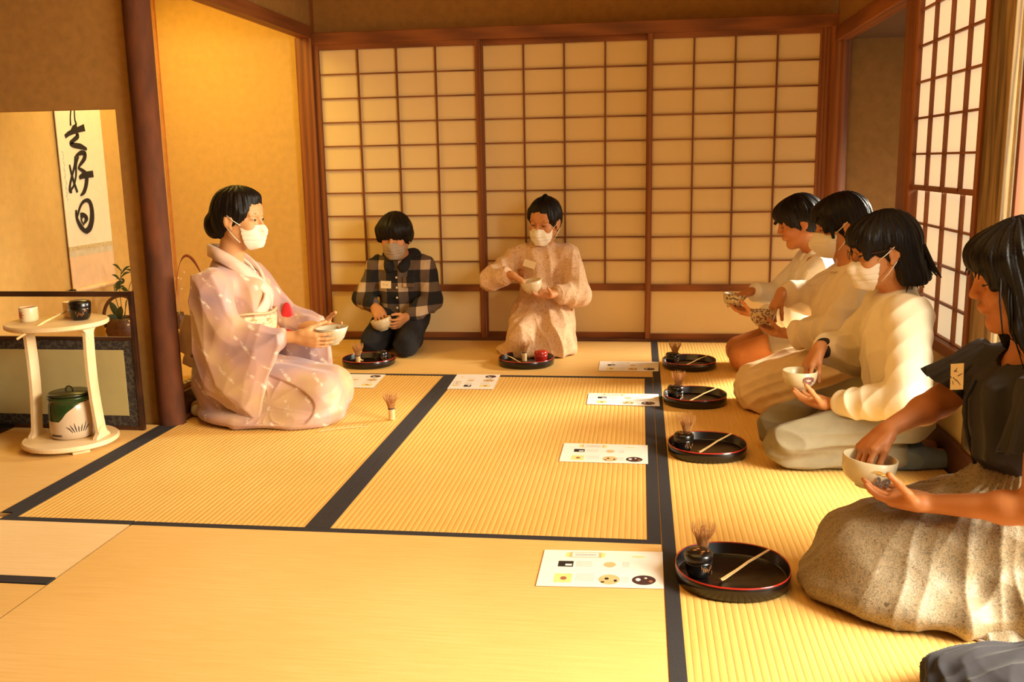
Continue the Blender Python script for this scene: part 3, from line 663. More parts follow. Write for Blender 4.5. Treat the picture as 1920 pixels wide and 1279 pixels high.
cy_wood = wood('pale_paulownia', (.72, .52, .27), (.86, .68, .42), 'x', .55, 5)
st = tag(empty('tea_stand', (-.235, -2.165, 0)), 'pale round two-tier wooden tea stand in front of the beige screen', 'stand')
m = MB(); m.lathe([(0, .014), (.160, .014), (.166, .018), (.167, .028), (.162, .033), (0, .033)], 64); m.build('lower_shelf', cy_wood, st, smooth=False)
m = MB(); m.lathe([(0, .447), (.168, .447), (.174, .451), (.175, .460), (.170, .465), (0, .465)], 64); m.build('upper_shelf', cy_wood, st, loc=(-.012, .01, 0))
for a in (0.8, 2.4, 4.0, 5.5): m = MB(); m.box(-.03, .03, -.010, .010, 0, .015, .003); m.build('foot', cy_wood, st, loc=(.135*math.cos(a), .135*math.sin(a), 0), rot=(0, 0, a+PI/2))
for sgn in (-1, 1):
    m = MB(); v = []; f = []
    for i, t in enumerate(np.linspace(0, 1, 9)):
        x = (.118+.012*(1-t)-.010*math.sin(PI*t))*sgn; z = .033+.414*t
        v += [(x-.006, -.026, z), (x+.006, -.026, z), (x+.006, .026, z), (x-.006, .026, z)]
    for i in range(8):
        for q in range(4): f.append((4*i+q, 4*i+(q+1) % 4, 4*i+4+(q+1) % 4, 4*i+4+q))
    m.add(v, f); leg = m.build('leg', cy_wood, st, loc=(-.006, 0, 0))
    for zc, up in ((.033, 1), (.447, -1)):
        w = [(-.045, 0), (.045, 0), (.04, .010*up), (.028, .018*up), (.020, .034*up), (.006, .044*up), (-.006, .044*up), (-.020, .034*up), (-.028, .018*up), (-.04, .010*up)]
        xx = (.128 if up > 0 else .116)*sgn; v = [(xx-.008, a, zc+b) for a, b in w]+[(xx+.008, a, zc+b) for a, b in w]; n = len(w)
        f = [tuple(range(n)), tuple(range(2*n-1, n-1, -1))]+[(i, (i+1) % n, n+(i+1) % n, n+i) for i in range(n)]; mm = MB(); mm.add(v, f); mm.build('bracket', cy_wood, leg)
# water jar
mz = tag(empty('water_jar', (-.232, -2.15, .033)), 'cream water jar with dripping green glaze and dark lid on the lower shelf', 'jar')
mm_, jn, jb = nmat('green_drip_glaze'); tc = N(jn, 'ShaderNodeTexCoord'); sx = N(jn, 'ShaderNodeSeparateXYZ'); jn.links.new(tc.outputs['Object'], sx.inputs[0])
wv = N(jn, 'ShaderNodeMath', operation='MULTIPLY'); wv.inputs[1].default_value = 1.0; nn = noise(jn, tc.outputs['Object'], 9, 1)
# drip depth as a function of x:  big lobe towards -x
a1 = N(jn, 'ShaderNodeMath', operation='MULTIPLY'); a1.inputs[1].default_value = -1.05; jn.links.new(sx.outputs[0], a1.inputs[0])
a2 = N(jn, 'ShaderNodeMath', operation='MULTIPLY_ADD'); a2.inputs[1].default_value = .07; jn.links.new(nn, a2.inputs[0]); jn.links.new(a1.outputs[0], a2.inputs[2])
a3 = N(jn, 'ShaderNodeMath', operation='ADD'); jn.links.new(sx.outputs[2], a3.inputs[0]); jn.links.new(a2.outputs[0], a3.inputs[1])
sA = N(jn, 'ShaderNodeMath', operation='GREATER_THAN'); sA.inputs[1].default_value = .106; jn.links.new(a3.outputs[0], sA.inputs[0])
zc = N(jn, 'ShaderNodeMath', operation='GREATER_THAN'); zc.inputs[1].default_value = .070; jn.links.new(sx.outputs[2], zc.inputs[0])
zt = N(jn, 'ShaderNodeMath', operation='GREATER_THAN'); zt.inputs[1].default_value = .136; jn.links.new(sx.outputs[2], zt.inputs[0])
mu = N(jn, 'ShaderNodeMath', operation='MULTIPLY'); jn.links.new(sA.outputs[0], mu.inputs[0]); jn.links.new(zc.outputs[0], mu.inputs[1])
mx_ = N(jn, 'ShaderNodeMath', operation='MAXIMUM'); jn.links.new(mu.outputs[0], mx_.inputs[0]); jn.links.new(zt.outputs[0], mx_.inputs[1])
jn.links.new(ramp(jn, mx_.outputs[0], [(.4, (.62, .48, .33)), (.6, (.018, .045, .010))]), jb.inputs['Base Color']); jb.inputs['Roughness'].default_value = .18
m = MB(); m.lathe([(0, 0), (.066, 0), (.076, .006), (.079, .03), (.078, .09), (.075, .125), (.070, .137), (.074, .142), (.078, .150), (.077, .156), (.070, .155), (.066, .14), (0, .14)], 64); m.build('jar_body', mm_, mz, smooth=True)
m = MB(); m.lathe([(0, .158), (.074, .158), (.0755, .163), (.07, .168), (0, .170)], 48); ld = m.build('lid', plain('green_black_lid', (.022, .026, .008), .25), mz, smooth=True)
m = MB(); m.tube([(.014*math.cos(a), 0, .174+.013*math.sin(a)) for a in np.linspace(-.5, PI+.5, 14)], .0028, 8); m.build('knob', plain('green_black_lid', (.022, .026, .008), .25), ld, smooth=True)
m = MB()
for k in range(7):
    a = -PI/2+.55+.09*k; r = .0796; a2_ = a+(.10*(k-3)*.9); m.strip([(r*math.cos(a), r*math.sin(a), .03), (r*math.cos((a+a2_)/2), r*math.sin((a+a2_)/2), .045), ((r-.0005)*math.cos(a2_), (r-.0005)*math.sin(a2_), .052+.006*(k % 3))], [.002, .0035, .0008], (math.cos(a), math.sin(a), 0))
m.build('painted_grass', ink, mz)
m = MB()
for k in range(10):
    a = -PI/2-.55+.06*k; r = .0785; m.strip([(r*math.cos(a), r*math.sin(a), .014+.004*(k % 2)), (r*math.cos(a+.03), r*math.sin(a+.03), .020), (r*math.cos(a+.07), r*math.sin(a+.07), .016)], [.002, .005, .001], (math.cos(a), math.sin(a), 0))
m.build('painted_ground', ink, mz)
ZS = .465
def caddy(parent_loc, label, red=False, scale=1., group=None, gold=True):
    t = tag(empty('tea_caddy', parent_loc), label, 'caddy', group); mt = red_lacquer if red else black_lacquer; s = scale
    m = MB(); m.lathe([(0, 0), (.020*s, 0), (.027*s, .006*s), (.0325*s, .022*s), (.0335*s, .036*s), (.0335*s, .044*s), (0, .044*s)], 40); m.build('caddy_body', mt, t, smooth=True)
    m = MB(); m.lathe([(.0345*s, .044*s), (.0345*s, .057*s), (.030*s, .063*s), (.018*s, .0655*s), (0, .066*s)], 40); ld = m.build('lid', mt, t, smooth=True)
    if gold and not red:
        g = plain('gold_lacquer', (.50, .20, .06), .35, metal=.4); m = MB(); r = np.random.RandomState(int(abs(parent_loc[1])*100))
        for k in range(9):
            a = r.rand()*6.28; q = .022*s*r.rand()**.5; x, y = q*math.cos(a), q*math.sin(a); rr = .0045*s; v = [(x+rr*math.cos(b)*(.6+.5*r.rand()), y+rr*math.sin(b)*(.6+.5*r.rand()), .0665*s-(q/.03/s)**2*.0035*s+.0002) for b in np.linspace(0, 6.28, 8)[:-1]]; m.add(v, [tuple(range(7))])
        for k in range(8):
            a = -PI/2+.1+k*.13; rr = .0339*s; z = (.018+.018*r.rand())*s; m.strip([(rr*math.cos(a), rr*math.sin(a), z+.004), (rr*math.cos(a+.06), rr*math.sin(a+.06), z), (rr*math.cos(a+.03), rr*math.sin(a+.03), z-.006)], [.001, .0022, .001], (math.cos(a), math.sin(a), 0))
        tag(m.build('gold_pattern', g, ld), kind='stuff')
    return t
def cup_profile(): pass
caddy((-.168, -2.13, ZS), 'dark brown lacquered tea caddy on the right of the stand top', scale=1.12)
cp = tag(empty('lid_rest', (-.345, -2.17, ZS)), 'small cream cylinder painted with a red maple leaf on the left of the stand top', 'cup')
m = MB(); m.lathe([(0, 0), (.029, 0), (.031, .004), (.032, .05), (.0305, .053), (.027, .05), (.027, .01), (0, .01)], 40); m.build('cup_body', plain('cream_glaze', (.80, .68, .42), .3, var=.03), cp, smooth=True)
m = MB(); m.lathe([(.0268, .012), (.0268, .0495)], 32); m.build('red_lining', plain('red_glaze', (.45, .08, .03), .3), cp, smooth=True)
m = MB()
for k in range(9):
    b = -PI+k*PI/4.0; a0 = -PI/2-.35; r = .0325; m.strip([(r*math.cos(a0), r*math.sin(a0), .027), (r*math.cos(a0+.25*math.cos(b)), r*math.sin(a0+.25*math.cos(b)), .027+.009*math.sin(b)), (r*math.cos(a0+.5*math.cos(b)), r*math.sin(a0+.5*math.cos(b)), .027+.018*math.sin(b))], [.005, .004, .0008], (math.cos(a0), math.sin(a0), 0))
m.build('maple_leaf', plain('maple_red', (.55, .14, .05), .5), cp)
ldl = tag(empty('bamboo_ladle', (-.235, -2.075, ZS)), 'bamboo ladle whose slanting handle hangs over the front of the stand', 'ladle')
m = MB(); m.lathe([(0, .003), (.030, .003), (.031, .006), (.031, .058), (.029, .058), (.0285, .008), (0, .008)], 40); m.build('ladle_cup', bamboo, ldl, smooth=True)
m = MB(); m.tube([(.006, -.028, .032), (-.012, -.15, .008), (-.030, -.285, -.030)], [.0045, .0042, .0048], 8, .7); m.build('handle', bamboo, ldl, smooth=True)
# lacquer board and brazier at the very edge
bd = MB().box(-.24, .09, -.17, .20, 0, .016, .002).build('lacquer_board', black_lacquer, None, loc=(-.70, -2.16, 0)); tag(bd, 'black lacquer board on the mat at the left edge', 'board')
br = tag(empty('brazier', (-.815, -2.10, .0165)), 'rounded green-black brazier just showing at the left edge', 'brazier')
m = MB(); m.lathe([(0, 0), (.07, 0), (.085, .01), (.15, .09), (.16, .14), (.15, .19), (.13, .215), (.12, .215), (.12, .12), (0, .12)], 56); m.build('brazier_body', plain('blue_green_glaze', (.015, .035, .028), .2), br, smooth=True)
m = MB(); m.lathe([(0, .16), (.10, .16), (.115, .20), (.10, .25), (.05, .275), (.02, .28), (0, .285)], 48); m.build('kettle', plain('iron', (.02, .018, .016), .6, metal=.5), br, smooth=True)

# ================================================================ TRAYS, WHISKS, SCOOPS, SHEETS, BOWLS
def tray(x, y, r, label, hgt=.037):
    t = tag(empty('round_tray', (x, y, .0012)), label, 'tray', None)
    m = MB(); m.lathe([(0, 0), (r*.93, 0), (r*.985, .004), (r, hgt*.6), (r*.995, hgt-.002), (r*.985, hgt-.0005), (r*.975, hgt-.002), (r*.965, .008), (r*.94, .005), (0, .005)], 72, sq=.018); m.build('tray_body', black_lacquer, t, smooth=True)
    m = MB(); m.lathe([(r*.997, hgt-.0025), (r*.994, hgt+.0003), (r*.985, hgt+.0008), (r*.977, hgt-.0018)], 72, sq=.018); m.build('red_rim', red_lacquer, t, smooth=True)
    return t
def whisk(loc, label, s=1.0, seed=0):
    t = tag(empty('tea_whisk', loc), label, 'whisk'); r = np.random.RandomState(seed)
    m = MB(); m.lathe([(0, 0), (.0115*s, 0), (.0120*s, .004), (.0118*s, .034*s), (.0125*s, .042*s), (.0105*s, .045*s), (0, .045*s)], 24); m.build('handle', bamboo, t, smooth=True)
    m = MB(); m.lathe([(.0132*s, .0415*s), (.0138*s, .0445*s), (.0132*s, .0475*s), (.0118*s, .0475*s), (.0118*s, .0415*s)], 24); m.build('thread', plain('dark_thread', (.10, .04, .02), .8), t, smooth=True)
    m = MB()
    for k in range(56):
        a = k*2*PI/56+r.rand()*.03; ro = (.024+.006*r.rand())*s; z = (.100+.012*r.rand())*s
        m.tube([(.0115*s*math.cos(a), .0115*s*math.sin(a), .044*s), (.018*s*math.cos(a), .018*s*math.sin(a), .068*s), (ro*math.cos(a), ro*math.sin(a), .088*s), ((ro+.004*s*(r.rand()-.3))*math.cos(a), (ro+.002*s)*math.sin(a), z)], [.0009, .0008, .0007, .0003], 4)
    for k in range(22):
        a = k*2*PI/22; m.tube([(.008*s*math.cos(a), .008*s*math.sin(a), .044*s), (.009*s*math.cos(a), .009*s*math.sin(a), .07*s), (.005*s*math.cos(a+.3), .005*s*math.sin(a+.3), .098*s)], [.0009, .0008, .0004], 4)
    tag(m.build('tines', bamboo_dk, t), kind='stuff'); return t
def scoop(p0, p1, z0, z1, label, hook=True):
    """thin bamboo scoop; p0 = curled tip, p1 = handle end"""
    a = Vector((*p0, z0)); b = Vector((*p1, z1)); d = (b-a); n = Vector((0, 0, 1)); sd = d.cross(n).normalized(); m = MB(); P = [a-d.normalized()*.006+n*.007, a-d.normalized()*.002+n*.0015, a+d*.05, a+d*.35+n*.001, a+d*.55+n*.003, a+d*.8+n*.001, b]
    c = (a+b)/2; P = [p-c for p in P]; Wd = [.0045, .0050, .0050, .0036, .0036, .0034, .0030]
    v = []; f = []
    for p, w in zip(P, Wd): v += [p-sd*w, p+sd*w, p+sd*w*.9+n*.0022, p-sd*w*.9+n*.0022]
    for i in range(len(P)-1):
        for q in range(4): f.append((4*i+q, 4*i+(q+1) % 4, 4*i+4+(q+1) % 4, 4*i+4+q))
    f += [(0, 3, 2, 1), tuple(4*(len(P)-1)+q for q in range(4))]; m.add(v, f); o = m.build('tea_scoop', bamboo, None, loc=c); tag(o, label, 'scoop'); return o
# right-hand row, nearest first:  tray centre, radius, names
row = [((2.075, -3.085), .139, 'by the girl in the dark blouse'), ((2.083, -2.075), .137, 'by the girl in glasses'), ((2.080, -1.375), .134, 'by the girl in the cream blouse'), ((2.090, -.685), .133, 'by the boy in the white shirt')]
for i, ((x, y), r, who) in enumerate(row):
    tray(x, y, r, 'round black tray with red rim ' + who)
    caddy((x-.080, y-.005, .0065), 'black tea caddy in tray ' + who, scale=1.0)
    whisk((x-.066, y+.070, .0065), 'bamboo tea whisk in tray ' + who, 1.0, i)
    scoop((x-.028, y-.030), (x+.098, y+.088) if i != 1 else (x+.092, y+.10), .0080, .040, 'thin bamboo tea scoop in tray ' + who)
tray(.480, -.715, .136, 'round black lacquer tray before the boy in the checked jacket'); tray(1.283, -.665, .143, 'round black lacquer tray before the girl in the floral dress')
whisk((.432, -.745, .0065), 'bamboo tea whisk in the tray of the boy in the checked jacket', 1.0, 7); caddy((.545, -.70, .0065), 'dark tea caddy in the tray of the boy in the checked jacket', scale=.95)
scoop((.43, -.67), (.375, -.64), .0080, .042, 'pale tea scoop leaning in the tray of the boy in the checked jacket')
whisk((1.268, -.62, .0065), 'bamboo tea whisk in the tray of the girl in the floral dress', 1.0, 8); caddy((1.357, -.66, .0065), 'red lacquered tea caddy in the tray of the girl in the floral dress', red=True)
scoop((1.275, -.71), (1.155, -.61), .0080, .041, 'pale tea scoop leaning in the tray of the girl in the floral dress')
whisk((.872, -1.742, .0012), 'bamboo tea whisk standing alone on the mat beside the teacher', 1.05, 9); scoop((.795, -1.845), (.635, -1.935), .0012, .003, 'bamboo tea scoop lying on the mat before the teacher')

def sheet(pts, label, rot=0, cnr=None):
    """A4 printed sheet lying flat: corners far-left, far-right, near-right, near-left"""
    p = [Vector((a, b, 0)) for a, b in pts]; c = sum(p, Vector())/4; t = tag(empty('printed_sheet', (c.x, c.y, .0016)), label, 'paper')
    fl, frt, nr, nl = [q-c for q in p]; v = [fl, frt, nr, nl]+[q+Vector((0, 0, .0006)) for q in (fl, frt, nr, nl)]
    m = MB(); m.add(v, [(3, 2, 1, 0), (4, 5, 6, 7), (0, 1, 5, 4), (1, 2, 6, 5), (2, 3, 7, 6), (3, 0, 4, 7)]); m.build('page', white_print, t)
    def UV(u, w): return nl*(1-u)*(1-w)+nr*u*(1-w)+fl*(1-u)*w+frt*u*w
    if rot == 1: 
        def UV(u, w): 
            a, b = 1-w, u
            return nl*(1-a)*(1-b)+nr*a*(1-b)+fl*(1-a)*b+frt*a*b
    def quad(u0, u1, w0, w1, mat, z=.0008, name='print'):
        v = [UV(u0, w0), UV(u1, w0), UV(u1, w1), UV(u0, w1)]; v = [q+Vector((0, 0, z)) for q in v]; mm = MB(); mm.add(v, [(0, 1, 2, 3)]); return mm.build(name, mat, t)
    def oval(u, w, ru, rw, mat, z=.0009, name='print'):
        v = [UV(u+ru*math.cos(a), w+rw*math.sin(a))+Vector((0, 0, z)) for a in np.linspace(0, 2*PI, 21)[:-1]]; mm = MB(); mm.add(v, [tuple(range(20))]); return mm.build(name, mat, t)
    def text(u0, u1, w, mat=grey_ink, h=.012, nm='text_line'):
        mm = MB(); u = u0; r = np.random.RandomState(int(u0*99+w*77))
        while u < u1:
            du = .012; k = r.rand()
            for (a, b, c_, d) in ((0, .8, .0, .18), (0, .8, .8, 1.0), (.3+.2*k, .45+.2*k, 0, 1), (0, .15, .2, .8*k+.2)):
                v = [UV(u+a*du, w+c_*h), UV(u+b*du, w+c_*h), UV(u+b*du, w+d*h), UV(u+a*du, w+d*h)]; mm.add([q+Vector((0, 0, .0009)) for q in v], [(0, 1, 2, 3)])
            u += du*1.25
        return mm.build(nm, mat, t)
    # scroll icon with the title
    quad(.19, .52, .80, .93, yellow_ink, .00075, 'title_ribbon'); quad(.22, .49, .79, .94, tan_ink, .0008, 'title_scroll'); quad(.245, .465, .805, .925, white_print, .00085, 'title_field'); text(.27, .44, .84, ink, .05, 'title_text')
    quad(.14, .265, .52, .68, ink, name='powder_photo'); quad(.20, .255, .55, .60, white_print, .0009, 'powder_highlight'); oval(.565, .60, .05, .075, tan_ink, name='drawn_cloth'); oval(.80, .84, .06, .02, yellow_ink, name='drawn_scoop')
    quad(.13, .27, .10, .33, yellow_ink, name='sweet_photo'); oval(.205, .21, .026, .045, brown_ink, .0009, 'sweet'); oval(.57, .20, .085, .13, tan_ink, name='drawn_bowl'); oval(.55, .22, .018, .03, ink, .00095, 'bowl_mark'); oval(.62, .17, .014, .03, ink, .00095, 'bowl_mark'); oval(.52, .13, .016, .02, ink, .00095, 'bowl_mark')
    oval(.845, .20, .095, .125, plain('print_black', (.06, .02, .018), .7), name='drawn_caddy'); oval(.80, .21, .020, .04, white_print, .00095, 'caddy_mark'); oval(.90, .17, .016, .03, brown_ink, .00095, 'caddy_mark'); oval(.86, .25, .012, .02, white_print, .00095, 'caddy_mark')
    for k, (a, b) in enumerate(((.29, .42), (.67, .73), (.67, .72))):
        for w in (.66, .62, .58, .54): text(a, b, w-.40*(k == 2), grey_ink, .014)
    for w in (.32, .28, .24, .20, .16): text(.30, .44, w)
    return t
sheet([(1.607, -2.960), (1.912, -2.946), (1.910, -3.160), (1.607, -3.174)], 'printed handout beside the tray of the girl in the dark blouse')
sheet([(1.582, -2.009), (1.880, -2.013), (1.880, -2.224), (1.581, -2.220)], 'printed handout beside the tray of the girl in glasses')
sheet([(1.629, -1.257), (1.932, -1.257), (1.933, -1.462), (1.631, -1.450)], 'printed handout beside the tray of the girl in the cream blouse')
sheet([(1.650, -.588), (1.945, -.588), (1.940, -.803), (1.652, -.806)], 'printed handout beside the tray of the boy in the white shirt')
sheet([(.979, -.925), (1.189, -.920), (1.199, -1.212), (.989, -1.220)], 'printed handout before the girl in the floral dress', rot=1)
sheet([(.425, -.950), (.630, -.950), (.648, -1.222), (.440, -1.222)], 'printed handout before the boy in the checked jacket', rot=1)

def bowl_mat(name, base, marks=None, scale=40, thr=.56, region=None):
    m, nt, bs = nmat(name); v = coords(nt); bs.inputs['Roughness'].default_value = .3
    if not marks: nt.links.new(ramp(nt, noise(nt, v, 30), [(.3, [c*.88 for c in base]), (.7, base)]), bs.inputs['Base Color']); return m
    n = noise(nt, v, scale, 2, .5)
    if region:
        sx = N(nt, 'ShaderNodeSeparateXYZ'); nt.links.new(v, sx.inputs[0]); a = N(nt, 'ShaderNodeMath', operation='MULTIPLY_ADD'); a.inputs[1].default_value = region[0]; a.inputs[2].default_value = region[1]
        nt.links.new(sx.outputs[0], a.inputs[0]); b = N(nt, 'ShaderNodeMath', operation='ADD', use_clamp=True); nt.links.new(n, b.inputs[0]); nt.links.new(a.outputs[0], b.inputs[1]); n = b.outputs[0]
    nt.links.new(ramp(nt, n, [(0, base), (thr-.01, base)] + [(thr+.01+i*.05, c) for i, c in enumerate(marks)], 'LINEAR'), bs.inputs['Base Color']); return m
def bowl(loc, mat, label, r=.057, h=.066, tilt=(0, 0, 0), flare=0, extras=None):
    t = tag(empty('tea_bowl', loc), label, 'bowl'); t.rotation_euler = tilt
    m = MB(); m.lathe([(0, .004), (.020, .004), (.021, 0), (.025, 0), (.026, .006), (.036-.004*flare, .010), (r*(.86-.16*flare), .024), (r*(.97-.14*flare), .042), (r, h), (r-.002, h+.0012), (r-.0045, h), (r*(.90-.12*flare), .042), (r*(.76-.14*flare), .024), (.02, .012), (0, .011)], 56); m.build('bowl_body', mat, t, smooth=True)
    if extras: extras(t, r, h)
    return t

# ================================================================ PEOPLE (helpers for placing)
def person(loc, rz, label, s=1.0):
    t = tag(empty('person', loc, rz), label, 'person'); return t
def H_(yaw=0, pitch=0, roll=0, o=(0, 0, 0)): return (rotm(yaw, pitch, roll), npv(o))
def body_finish(root, s, H, mat, arms, legs_res=None, extra=None):
    b = seiza_body(s) if extra is None else extra
    parts = [b.mesh()]
    hv = head_vol(H, .0028, neck_to=(.0, 0, .56*s)); parts.append(hv.mesh())
    parts += arms; return sdf_obj('body', join(parts), mat, root)
#PEOPLE#
def hair(root, H, kind, seed=0, res=.0032):
    R, o = H; lo = o-npv((.19, .19, .17)); hi = o+npv((.19, .19, .17))
    if kind in ('long',): lo = lo-npv((0, 0, .17))
    v = Vol(lo, hi, res, R, o); v.ell((-.016, 0, .036), (.104, .0875, .094), .01)
    if kind == 'mop':
        v.ell((.045, 0, .062), (.062, .078, .048), .03); v.ell((-.04, 0, .0), (.075, .082, .085), .03)
        for y in (1, -1): v.rc((.035, .068*y, .05), (.045, .070*y, .0), .022, .010, .02)
        v.ell((.132, 0, -.050), (.072, .12, .086), .012, mode='sub'); v.ell((.035, 0, -.14), (.125, .14, .098), .015, mode='sub')
        for y in (1, -1): v.ell((.005, .092*y, -.022), (.030, .022, .034), .008, mode='sub')
    if kind == 'bowlcut':
        v.ell((.030, 0, .045), (.078, .088, .062), .03); v.ell((-.03, 0, .0), (.085, .090, .075), .03)
        for y in (1, -1): v.rc((.025, .074*y, .04), (.035, .078*y, -.005), .026, .018, .02)
        v.ell((.138, 0, -.066), (.075, .13, .092), .008, mode='sub'); v.ell((.03, 0, -.135), (.13, .15, .095), .012, mode='sub')
    if kind in ('bob', 'long', 'bangs'):
        v.ell((.050, 0, .060), (.056, .072, .046), .03)
        for y in (1, -1): v.rc((.055, .058*y, .05), (.072, .058*y, .0), .022, .012, .02)
        v.ell((.136, 0, -.044), (.074, .10, .090), .010, mode='sub')
        if kind != 'long': v.ell((.040, 0, -.085), (.068, .16, .080), .010, mode='sub')
    if kind == 'bob':
        for y in (1, -1):
            v.rc((-.045, .055*y, .02), (-.055, .070*y, -.105), .050, .044, .03, ((0, 1, 0), .7))
            v.ell((.005, .095*y, -.012), (.026, .024, .038), .008, mode='sub')
        v.rc((-.065, 0, .02), (-.085, 0, -.105), .055, .050, .03); v.rc((.062, -.064, .0), (.080, -.060, -.115), .013, .007, .01)
        v.cut((-.06, 0, -.118), (.12, 0, -1), .012)
    if kind == 'long':
        for y in (1, -1):
            v.rc((-.015, .052*y, .05), (-.010, .066*y, -.10), .060, .050, .03, ((0, 1, 0), .75)); v.rc((-.010, .066*y, -.09), (-.030, .078*y, -.185), .050, .042, .02, ((0, 1, 0), .6))
            v.rc((.035, .060*y, .05), (.042, .070*y, -.09), .022, .012, .02); v.rc((.042, .070*y, -.09), (.030, .080*y, -.17), .012, .006, .015)
        v.rc((-.06, 0, .02), (-.080, 0, -.17), .055, .045, .03); v.cut((-.03, 0, -.205), (.0, 0, -1), .02)
    if kind == 'bangs':
        v.ell((-.035, 0, -.02), (.080, .080, .080), .03)
        for y in (1, -1): v.ell((.003, .092*y, -.012), (.026, .024, .034), .008, mode='sub'); v.rc((.050, .066*y, .02), (.050, .068*y, -.03), .010, .005, .01)
        v.ell((-.10, 0, -.045), (.035, .035, .045), .02); v.ell((.03, 0, -.145), (.10, .12, .075), .015, mode='sub')
    if kind in ('updo', 'tied'):
        v.ell((-.055, 0, -.012), (.062, .072, .080), .03)
        v.rc((.02, .06, .05), (.045, .068, .030), .022, .010, .02); v.rc((.02, -.06, .05), (.045, -.068, .030), .022, .010, .02)
        v.ell((.045, 0, -.115), (.10, .14, .100), .015, mode='sub'); v.ell((.158, 0, -.012), (.112, .118, .105), .012, mode='sub')
        for y in (1, -1): v.ell((.004, .094*y, -.012), (.024, .024, .036), .008, mode='sub')
        if kind == 'updo':
            v.ell((-.108, 0, -.030), (.044, .055, .056), .012); v.ell((.02, .0, .092), (.06, .055, .026), .03)
        else:
            v.ell((-.10, .0, .045), (.035, .04, .04), .01); v.rc((.0, .0, .132), (-.02, 0, .137), .010, .010, .02); v.box((.03, .0, .128), (.06, .0016, .012), .001, .012, None, 'sub')
        v.ell((.165, 0, -.030), (.118, .105, .112), .012, mode='sub')
    return sdf_obj('hair', v.mesh(streaks(H, 90 if kind in ('bob', 'long') else 60, .0022, seed)), hair_black, root)
def Rs(s): return s
def cuffline(E, Wv, d):                         # point d before the wrist, coming from the elbow
    E = npv(E); Wv = npv(Wv); u = (Wv-E)/np.linalg.norm(Wv-E); return Wv-u*d
def mir(p): return (p[0], -p[1], p[2])
def arm_from(side, S, E, Wr, hargs, res=.0028, s=1., full=False): return arm_mesh(npv(S), npv(E), npv(Wr), hargs, res, s, full)
def cradle(s=.9, d=(.75, -.55, .02), n=(.1, .12, .98), c=.28): return (d, n, True, [c, c, c*1.05, c*1.15], s, (.42, .42, .85), .25)
def dip(s=.9, d=(.55, .30, -.80), n=(-.65, -.1, -.5), c=.38): return (d, n, False, [c*.8, c, c*1.1, c*1.2], s, (.85, .25, .40), .45)

def label_tag(root, c, n, up, w=.055, h=.034, writing=0, seed=0):
    n = Vector(n).normalized(); up = Vector(up); up = (up-n*up.dot(n)).normalized(); sd = up.cross(n); c = Vector(c); v = []
    for a, b in ((-1, -1), (1, -1), (1, 1), (-1, 1)): v.append(c+sd*a*w/2+up*b*h/2)
    v += [q+n*.0012 for q in v]; m = MB(); m.add(v, [(3, 2, 1, 0), (4, 5, 6, 7), (0, 1, 5, 4), (1, 2, 6, 5), (2, 3, 7, 6), (3, 0, 4, 7)]); t = m.build('name_tag', plain('tag_paper', (.86, .72, .48), .8, var=.02), root)
    if writing:
        m = MB(); r = np.random.RandomState(seed)
        for gx in np.linspace(-.16, .16, writing):
            for k in range(7 if writing < 3 else 3):
                a = r.rand(4)-.5; e = .018 if writing < 3 else .006; p = c+n*.0014+sd*(gx*w+a[0]*e)+up*a[1]*e*1.3; q = p+(sd*a[2]+up*a[3])*e*1.5; m.strip([p, (p+q)/2+sd*.0006, q], [.0018, .0016, .0010], n, .0002)
        m.build('handwriting', ink, t)
    return t

# ------------------------------------------------------------ teacher in the pale kimono
def kimono_mat(name, base, alt, lil):
    m, nt, bs = nmat(name); v = coords(nt); a = noise(nt, v, 5, 2); b = noise(nt, v, 26, 4, .6)
    c1 = ramp(nt, a, [(.35, lil), (.5, base), (.66, alt)]); c2 = ramp(nt, b, [(.52, (0, 0, 0)), (.60, (1, 1, 1))])
    wv = N(nt, 'ShaderNodeTexWave'); wv.inputs['Scale'].default_value = 4.5; wv.inputs['Distortion'].default_value = 3; wv.inputs['Detail'].default_value = 1; nt.links.new(coords(nt, (1, 1, 1), (.6, .7, .3)), wv.inputs['Vector'])
    c3 = ramp(nt, wv.outputs['Fac'], [(.88, (0, 0, 0)), (.98, (.55, .55, .55))])
    mm = N(nt, 'ShaderNodeMath', operation='MULTIPLY'); nt.links.new(c2, mm.inputs[0]); nt.links.new(c3, mm.inputs[1])
    mx = N(nt, 'ShaderNodeMix', data_type='RGBA'); mx.inputs[7].default_value = (.85, .78, .62, 1); nt.links.new(mm.outputs[0], mx.inputs[0]); nt.links.new(c1, mx.inputs[6]); nt.links.new(mx.outputs[2], bs.inputs['Base Color'])
    bs.inputs['Roughness'].default_value = .5; bs.inputs['Sheen Weight'].default_value = .25; bump(nt, bs, noise(nt, v, 12, 3), .25, .006); return m
